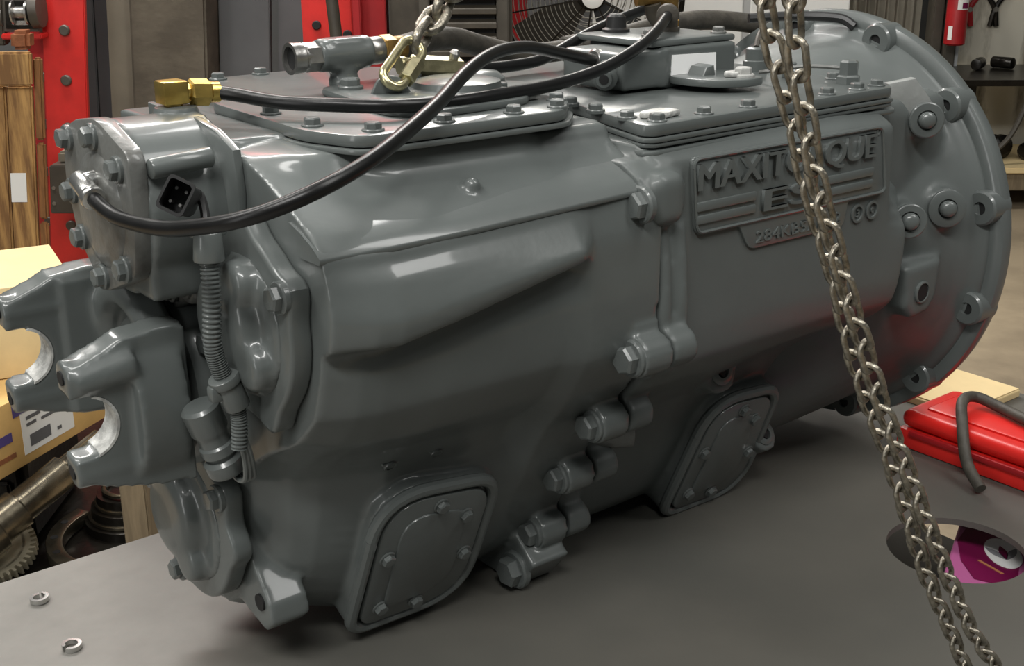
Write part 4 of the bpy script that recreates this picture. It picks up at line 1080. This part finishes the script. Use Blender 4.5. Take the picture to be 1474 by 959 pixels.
def disc(u, D, z, r, m, par, nm='bolt_head'):
    b = new(); lathe(b, bgp(u, D, z), -EF, [(-.01, r), (.010, r), (.014, r * .8)], 18); return obj(nm, b, m, par)
for z in (-.03, -.215, -.395, -.58, -.78, .15, .33):
    disc(-1.69, 4.80, z, .020, GREYPL, p1)
    disc(-1.795, 4.855, z + .005, .018, GREYPL, p2)
LEAN = 0.0
for u, z in ((-.735, -.02), (-.62, -.055)):
    disc(u, 4.85, z, .017, DARK, p3)
LEAN = .085
# grey junction box on the press
jb = thing('steel_box', 'grey brown steel box fixed low on the red press upright', 'box', bgp(-1.70, 4.7, -.60))
b = new(); bbox(b, -1.72, -1.56, 4.66, 4.76, -.70, -.515, .004); tobg(b); obj('box_body', b, GREYPL, jb, False)
b = new(); bbox(b, -1.70, -1.57, 4.70, 4.79, -.515, -.47, .008); tobg(b); obj('box_tube', b, TANPAINT, jb, False)
for z in (-.60, -.66):
    b = new(); lathe(b, bgp(-1.705, 4.66, z), -EF, [(-.004, .007), (.003, .007)], 12); obj('screw', b, STEEL, jb)
# winch
wn = thing('winch', 'small steel chain winch on the red shelf arm', 'winch', bgp(-1.83, 4.78, -.035))
b = new(); bbox(b, -1.895, -1.765, 4.74, 4.75, -.03, .09, .003); tobg(b); obj('winch_frame', b, GREYPL, wn, False)
b = new(); bbox(b, -1.885, -1.775, 4.735, 4.742, -.018, .08); tobg(b); obj('winch_opening', b, OILY, wn, False)
b = new(); lathe(b, bgp(-1.855, 4.735, .04), ER, [(0, .045), (.006, .045), (.008, .022), (.05, .022), (.052, .045), (.06, .045)], 24); obj('winch_drum', b, STEEL, wn)
b = new(); lathe(b, bgp(-1.785, 4.75, .05), ER, [(0, .07), (.03, .065), (.035, .03)], 28); obj('winch_gear', b, GREYPL, wn)
for z in (-.005, .025):
    b = new(); bbox(b, -1.86, -1.80, 4.728, 4.736, z, z + .016, .002); tobg(b); obj('bar', b, SILVER, wn, False)
b = new(); lathe(b, bgp(-1.95, 4.76, .02), ER, [(0, .018), (.03, .018), (.032, .035), (.05, .035)], 16); obj('winch_knob', b, GREYPL, wn)
b = new(); bbox(b, -1.94, -1.895, 4.74, 4.80, -.08, .12, .006); tobg(b); obj('winch_bracket', b, OLIVE, wn, False)
LEAN = 0.0
# hose coil on the floor seen beside the press
b = new(); tube(b, [bgp(-1.62, 4.2, -OFF + .05), bgp(-1.52, 4.15, -.86), bgp(-1.42, 4.2, -.80), bgp(-1.34, 4.3, -.84), bgp(-1.30, 4.3, -OFF + .05)], .03, 12)
tag(obj('rubber_hose', b, OILY, None, True, 40, tuple(bgp(-1.45, 4.2, -OFF))), 'black rubber hose arched below the press box', 'hose')
# leaning pole
b = new(); cyl(b, bgp(-.52, 4.4, -OFF), bgp(-.67, 4.55, .6), .022, 16)
tag(obj('leaning_pole', b, OLIVE, None, True, 40, tuple(bgp(-.52, 4.4, -OFF))), 'dark olive pole leaning across the red upright', 'pole')
# louvred radiator
lv = thing('louvred_cabinet', 'dark brown louvred steel cabinet behind the lifting chain', 'cabinet', bgp(-.22, 4.9, -OFF))
b = new(); bbox(b, -.46, .005, 4.85, 5.2, -OFF, .9, .01); tobg(b); obj('cabinet_body', b, OLIVE, lv, False)
b = new(); bbox(b, -.30, -.06, 4.835, 4.85, -.30, .5); tobg(b); obj('louvre_opening', b, DARK, lv, False)
for k in range(15):
    z = -.28 + k * .052
    b = new(); prism(b, [bgp(-.305, 4.834, z), bgp(-.055, 4.834, z), bgp(-.055, 4.80, z - .012), bgp(-.305, 4.80, z - .012)], (0, 0, 1), .022, .003); obj('slat', b, OLIVE, lv, False)
b = new(); bbox(b, -.345, -.305, 4.815, 4.86, -OFF, .9, .004); tobg(b); obj('side_rail', b, GREYPL, lv, False)
b = new(); bbox(b, -.055, -.01, 4.815, 4.86, -OFF, .9, .004); tobg(b); obj('side_rail', b, GREYPL, lv, False)
b = new(); bbox(b, .0, .075, 5.85, 5.92, -OFF, 1.4, .006); tobg(b)
tag(obj('red_column', b, RED_D, None, False, 35, tuple(bgp(.04, 5.88, -OFF))), 'narrow dark red steel column between cabinet and fan', 'column')
# drum fan
FC = bgp(.335, 5.35, .047)
fn = thing('drum_fan', 'large floor fan with a wire guard and pale hub', 'fan', bgp(.335, 5.4, -OFF))
def fring(r, dep, w_, m=GUARD, nm='guard_ring'):
    b = new(); n = 72; pts = [FC + ER * (r * math.cos(2 * math.pi * i / n)) + Vector((0, 0, r * math.sin(2 * math.pi * i / n))) - EF * dep for i in range(n)]
    N = n; rs = []
    for i, p in enumerate(pts):
        dr = (p - FC + EF * dep).normalized(); rs.append([p + dr * w_, p + EF * w_, p - dr * w_, p - EF * w_])
    vs = [[b.verts.new(q) for q in r_] for r_ in rs]
    for i in range(N):
        for k in range(4):
            b.faces.new((vs[i][k], vs[i][(k + 1) % 4], vs[(i + 1) % N][(k + 1) % 4], vs[(i + 1) % N][k]))
    return obj(nm, b, m, fn)
for k in range(16):
    r = .085 + k * .0185
    fring(r, .05 * (1 - (r / .38) ** 2), .0016)
fring(.377, 0, .010, OILY, 'guard_rim')
for k in range(10):
    a = 2 * math.pi * (k + .3) / 10; dr = ER * math.cos(a) + Vector((0, 0, math.sin(a)))
    b = new(); tube(b, [FC + dr * .05 - EF * .055, FC + dr * .22 - EF * .034, FC + dr * .377], .0035, 6, 4); obj('guard_spoke', b, OILY, fn)
b = new(); lathe(b, FC - EF * .05, -EF, [(0, .045), (.008, .045), (.012, .035), (.013, .005)], 28); obj('hub_badge', b, WHITE, fn)
for k in range(4):
    a = 2 * math.pi * (k + .45) / 4; dr = ER * math.cos(a) + Vector((0, 0, math.sin(a))); pr = ER * -math.sin(a) + Vector((0, 0, math.cos(a)))
    b = new(); pts = [FC + dr * r + pr * s + EF * (.05 + d_) for r, s, d_ in ((.05, -.03, .0), (.18, -.095, -.03), (.33, -.12, -.03), (.35, .0, .0), (.33, .10, .03), (.18, .08, .03), (.05, .03, .0))]
    prism(b, pts, EF, .006); obj('blade', b, BLACKP, fn)
b = new(); lathe(b, FC + EF * .02, EF, [(0, .06), (.12, .06)], 24); obj('motor', b, OILY, fn)
b = new(); lathe(b, FC + EF * .03, EF, [(.0, .367), (.0, .377), (.24, .377), (.24, .367), (.0, .367)], 48, cap=False); obj('drum', b, OILY, fn)
for k in range(9):
    r = .08 + k * .028
    fring(r, -.25, .0022)
for s in (-1, 1):
    b = new(); tube(b, [bgp(.335 + s * .36, 5.48, -.05), bgp(.335 + s * .40, 5.48, -.6), bgp(.335 + s * .40, 5.48, -OFF + .016)], .016, 10, 4); obj('stand_leg', b, OILY, fn)
# white board panel
wbp = thing('white_panel', 'bright white standing panel with a grey seam at the back', 'panel', bgp(1.2, 6.6, -OFF))
b = new(); bbox(b, .42, 1.19, 6.6, 6.65, -.75, 2.2, .006); tobg(b); obj('panel_sheet', b, BOARD, wbp, False)
b = new(); bbox(b, 1.227, 1.735, 6.6, 6.65, -.75, 2.2, .006); tobg(b); obj('panel_sheet', b, BOARD, wbp, False)
b = new(); bbox(b, 1.19, 1.227, 6.61, 6.66, -.75, 2.2, .002); tobg(b); obj('panel_seam', b, PALEGREY, wbp, False)
for u in (.5, 1.68):
    b = new(); bbox(b, u - .04, u + .04, 6.61, 6.66, -OFF, -.75); tobg(b); obj('panel_leg', b, GREYPL, wbp, False)
# grey curtain
ct = thing('curtain', 'dirty grey tan curtain between white panel and door frame', 'curtain', bgp(2.15, 7.1, -OFF))
b = new(); n = 60; a_ = []
for i in range(n + 1):
    u = 1.86 + .40 * i / n; a_.append((u, 7.10 + .018 * math.sin(i * .8)))
pts = [bgp(u, D, -OFF) for u, D in a_] + [bgp(u, D + .012, -OFF) for u, D in reversed(a_)]
prism(b, pts, (0, 0, 1), 4.0); obj('curtain_cloth', b, WALL_C, ct)
b = new(); bbox(b, 1.775, 1.825, 7.0, 7.08, -OFF, 2.9, .006); tobg(b); obj('curtain_post', b, GREYPL, ct, False)
# fire extinguisher
fx = bgp(2.345, 6.76, -.305)
fe = thing('fire_extinguisher', 'red fire extinguisher hung on the door frame', 'extinguisher', fx)
b = new(); lathe(b, fx, (0, 0, 1), [(0, .045), (.008, .055), (.34, .055), (.385, .04), (.41, .018), (.43, .018)], 28); obj('cylinder', b, RED_D, fe)
def wrap(z0, z1, a0, a1, r, m, nm):
    b = new(); n = 10; lo_ = []; hi_ = []
    for i in range(n + 1):
        a = math.radians(a0 + (a1 - a0) * i / n); dr = ER * math.sin(a) - EF * math.cos(a)
        lo_.append(b.verts.new(fx + dr * r + Vector((0, 0, z0)))); hi_.append(b.verts.new(fx + dr * r + Vector((0, 0, z1))))
    for i in range(n):
        b.faces.new((lo_[i], lo_[i + 1], hi_[i + 1], hi_[i]))
    obj(nm, b, m, fe)
wrap(.185, .30, -20, 50, .0556, WHITE, 'paper_label')
wrap(.19, .22, 5, 45, .0560, MAGENTA, 'label_print')
wrap(.03, .10, -60, -35, .0556, WHITE, 'inspection_tag')
b = new(); lathe(b, fx + Vector((0, 0, .43)), (0, 0, 1), [(0, .022), (.04, .022)], 12); bb_ = fx + Vector((0, 0, .47)); prism(b, [bb_ - ER * .02, bb_ + ER * .09, bb_ + ER * .09 + Vector((0, 0, .015)), bb_ - ER * .02 + Vector((0, 0, .025))], EF, .02); obj('valve_head', b, BLACKP, fe)
b = new(); bbox(b, 2.33, 2.36, 6.815, 6.86, -.25, -.15); tobg(b); obj('wall_bracket', b, GREYPL, fe, False)
# hung pliers
def pliers(u, z, lab, m):
    c = bgp(u, 7.0, z); t = thing('pliers', lab, 'pliers', c, 'pliers hung on the wall')
    for s in (-1, 1):
        b = new(); tube(b, [c + ER * (s * -.018) + Vector((0, 0, -.09)), c - EF * .004, c + ER * (s * .030) + Vector((0, 0, .05)), c + ER * (s * .085) + Vector((0, 0, .12))], .010, 8, 5, True, lambda q, i: .016 - .006 * abs(q - .3)); obj('handle', b, m, t)
    b = new(); lathe(b, c - EF * .008, -EF, [(0, .014), (.012, .014)], 14); obj('rivet', b, STEEL, t)
pliers(2.49, -.14, 'red handled pliers hung beside the extinguisher', RED_D)
pliers(2.63, -.14, 'black pliers hung on the wall by the picture edge', OILY)
# dark engine parts bench on the right
eb = thing('steel_bench', 'dark steel bench with tan boards under the engine parts', 'bench', bgp(3.1, 6.6, -OFF))
b = new(); bbox(b, 2.26, 3.7, 6.30, 6.95, -.46, -.43, .004); tobg(b); obj('bench_top', b, OILY, eb, False)
b = new(); bbox(b, 2.30, 3.7, 6.30, 6.95, -.99, -.90, .004); tobg(b); obj('board', b, WOOD_G, eb, False)
b = new(); bbox(b, 2.30, 3.7, 6.28, 6.95, -.899, -.87, .004); tobg(b); obj('board', b, CARD_P, eb, False)
for u in (2.31, 3.4):
    for D in (6.38, 6.9):
        b = new(); bbox(b, u - .03, u + .03, D - .03, D + .03, -OFF, -.46); tobg(b); obj('leg', b, OILY, eb, False)
ORD = ('leftmost', 'second from the left', 'third from the left', 'fourth from the left', 'fifth from the left', 'rightmost')
for k in range(6):
    u = 2.42 + .145 * k; D = 6.50 + .06 * (k % 2); r = (.050, .062, .046, .058, .052, .06)[k]
    ax = (ER * (.9, .2, .7, .1, .8, .3)[k] * (-1) ** k + EF * (.3, .8, .5, .9, .4, .8)[k]).normalized()
    c = bgp(u, D, -.87 + r * 1.05)
    b = new(); lathe(b, c - ax * .055, ax, [(0, r * .6), (.016, r), (.045, r), (.05, r * .6), (.085, r * .5), (.09, r * .85), (.110, r * .85)], 20)
    for q in range(6):
        a = q * math.pi / 3; _, pu_, pv_ = basis(ax); dr = pu_ * math.cos(a) + pv_ * math.sin(a)
        cyl(b, c + dr * r * .72 - ax * .05, c + dr * r * .72 - ax * .03, r * .12, 8)
    tag(obj('engine_part', b, OILY, None, True, 30, tuple(c)), 'black oily engine part, ' + ORD[k] + ' in the row on the dark bench', 'engine part', 'engine parts on the dark bench')
    b = new(); c2 = bgp(u + .05, D + .22, -.43 + .031); ax2 = (ER * .5 + EF * (.8, -.6)[k % 2]).normalized()
    cyl(b, c2 - ax2 * .05, c2 + ax2 * .07, .030, 14, .006); cyl(b, c2, c2 + ax2 * .05, .0305, 14, .002)
    tag(obj('small_casting', b, OILY, None, True, 30, tuple(c2)), 'small black casting, ' + ORD[k] + ' on top of the dark bench', 'engine part', 'castings on top of the dark bench')
for k, (u0, u1, lab) in enumerate(((2.40, 2.62, 'dull bent pipe leaning in front of the engine parts, left one'), (2.66, 2.86, 'dull bent pipe leaning in front of the engine parts, right one'))):
    pa = bgp(u0, 6.33, -.852); pb = bgp(u1, 6.35, -.50)
    b = new(); tube(b, [pa, pa * .6 + pb * .4 + ER * .05, pb], .014, 8, 6)
    tag(obj('bent_pipe', b, GREYPL, None, True, 40, tuple(pa)), lab, 'pipe')
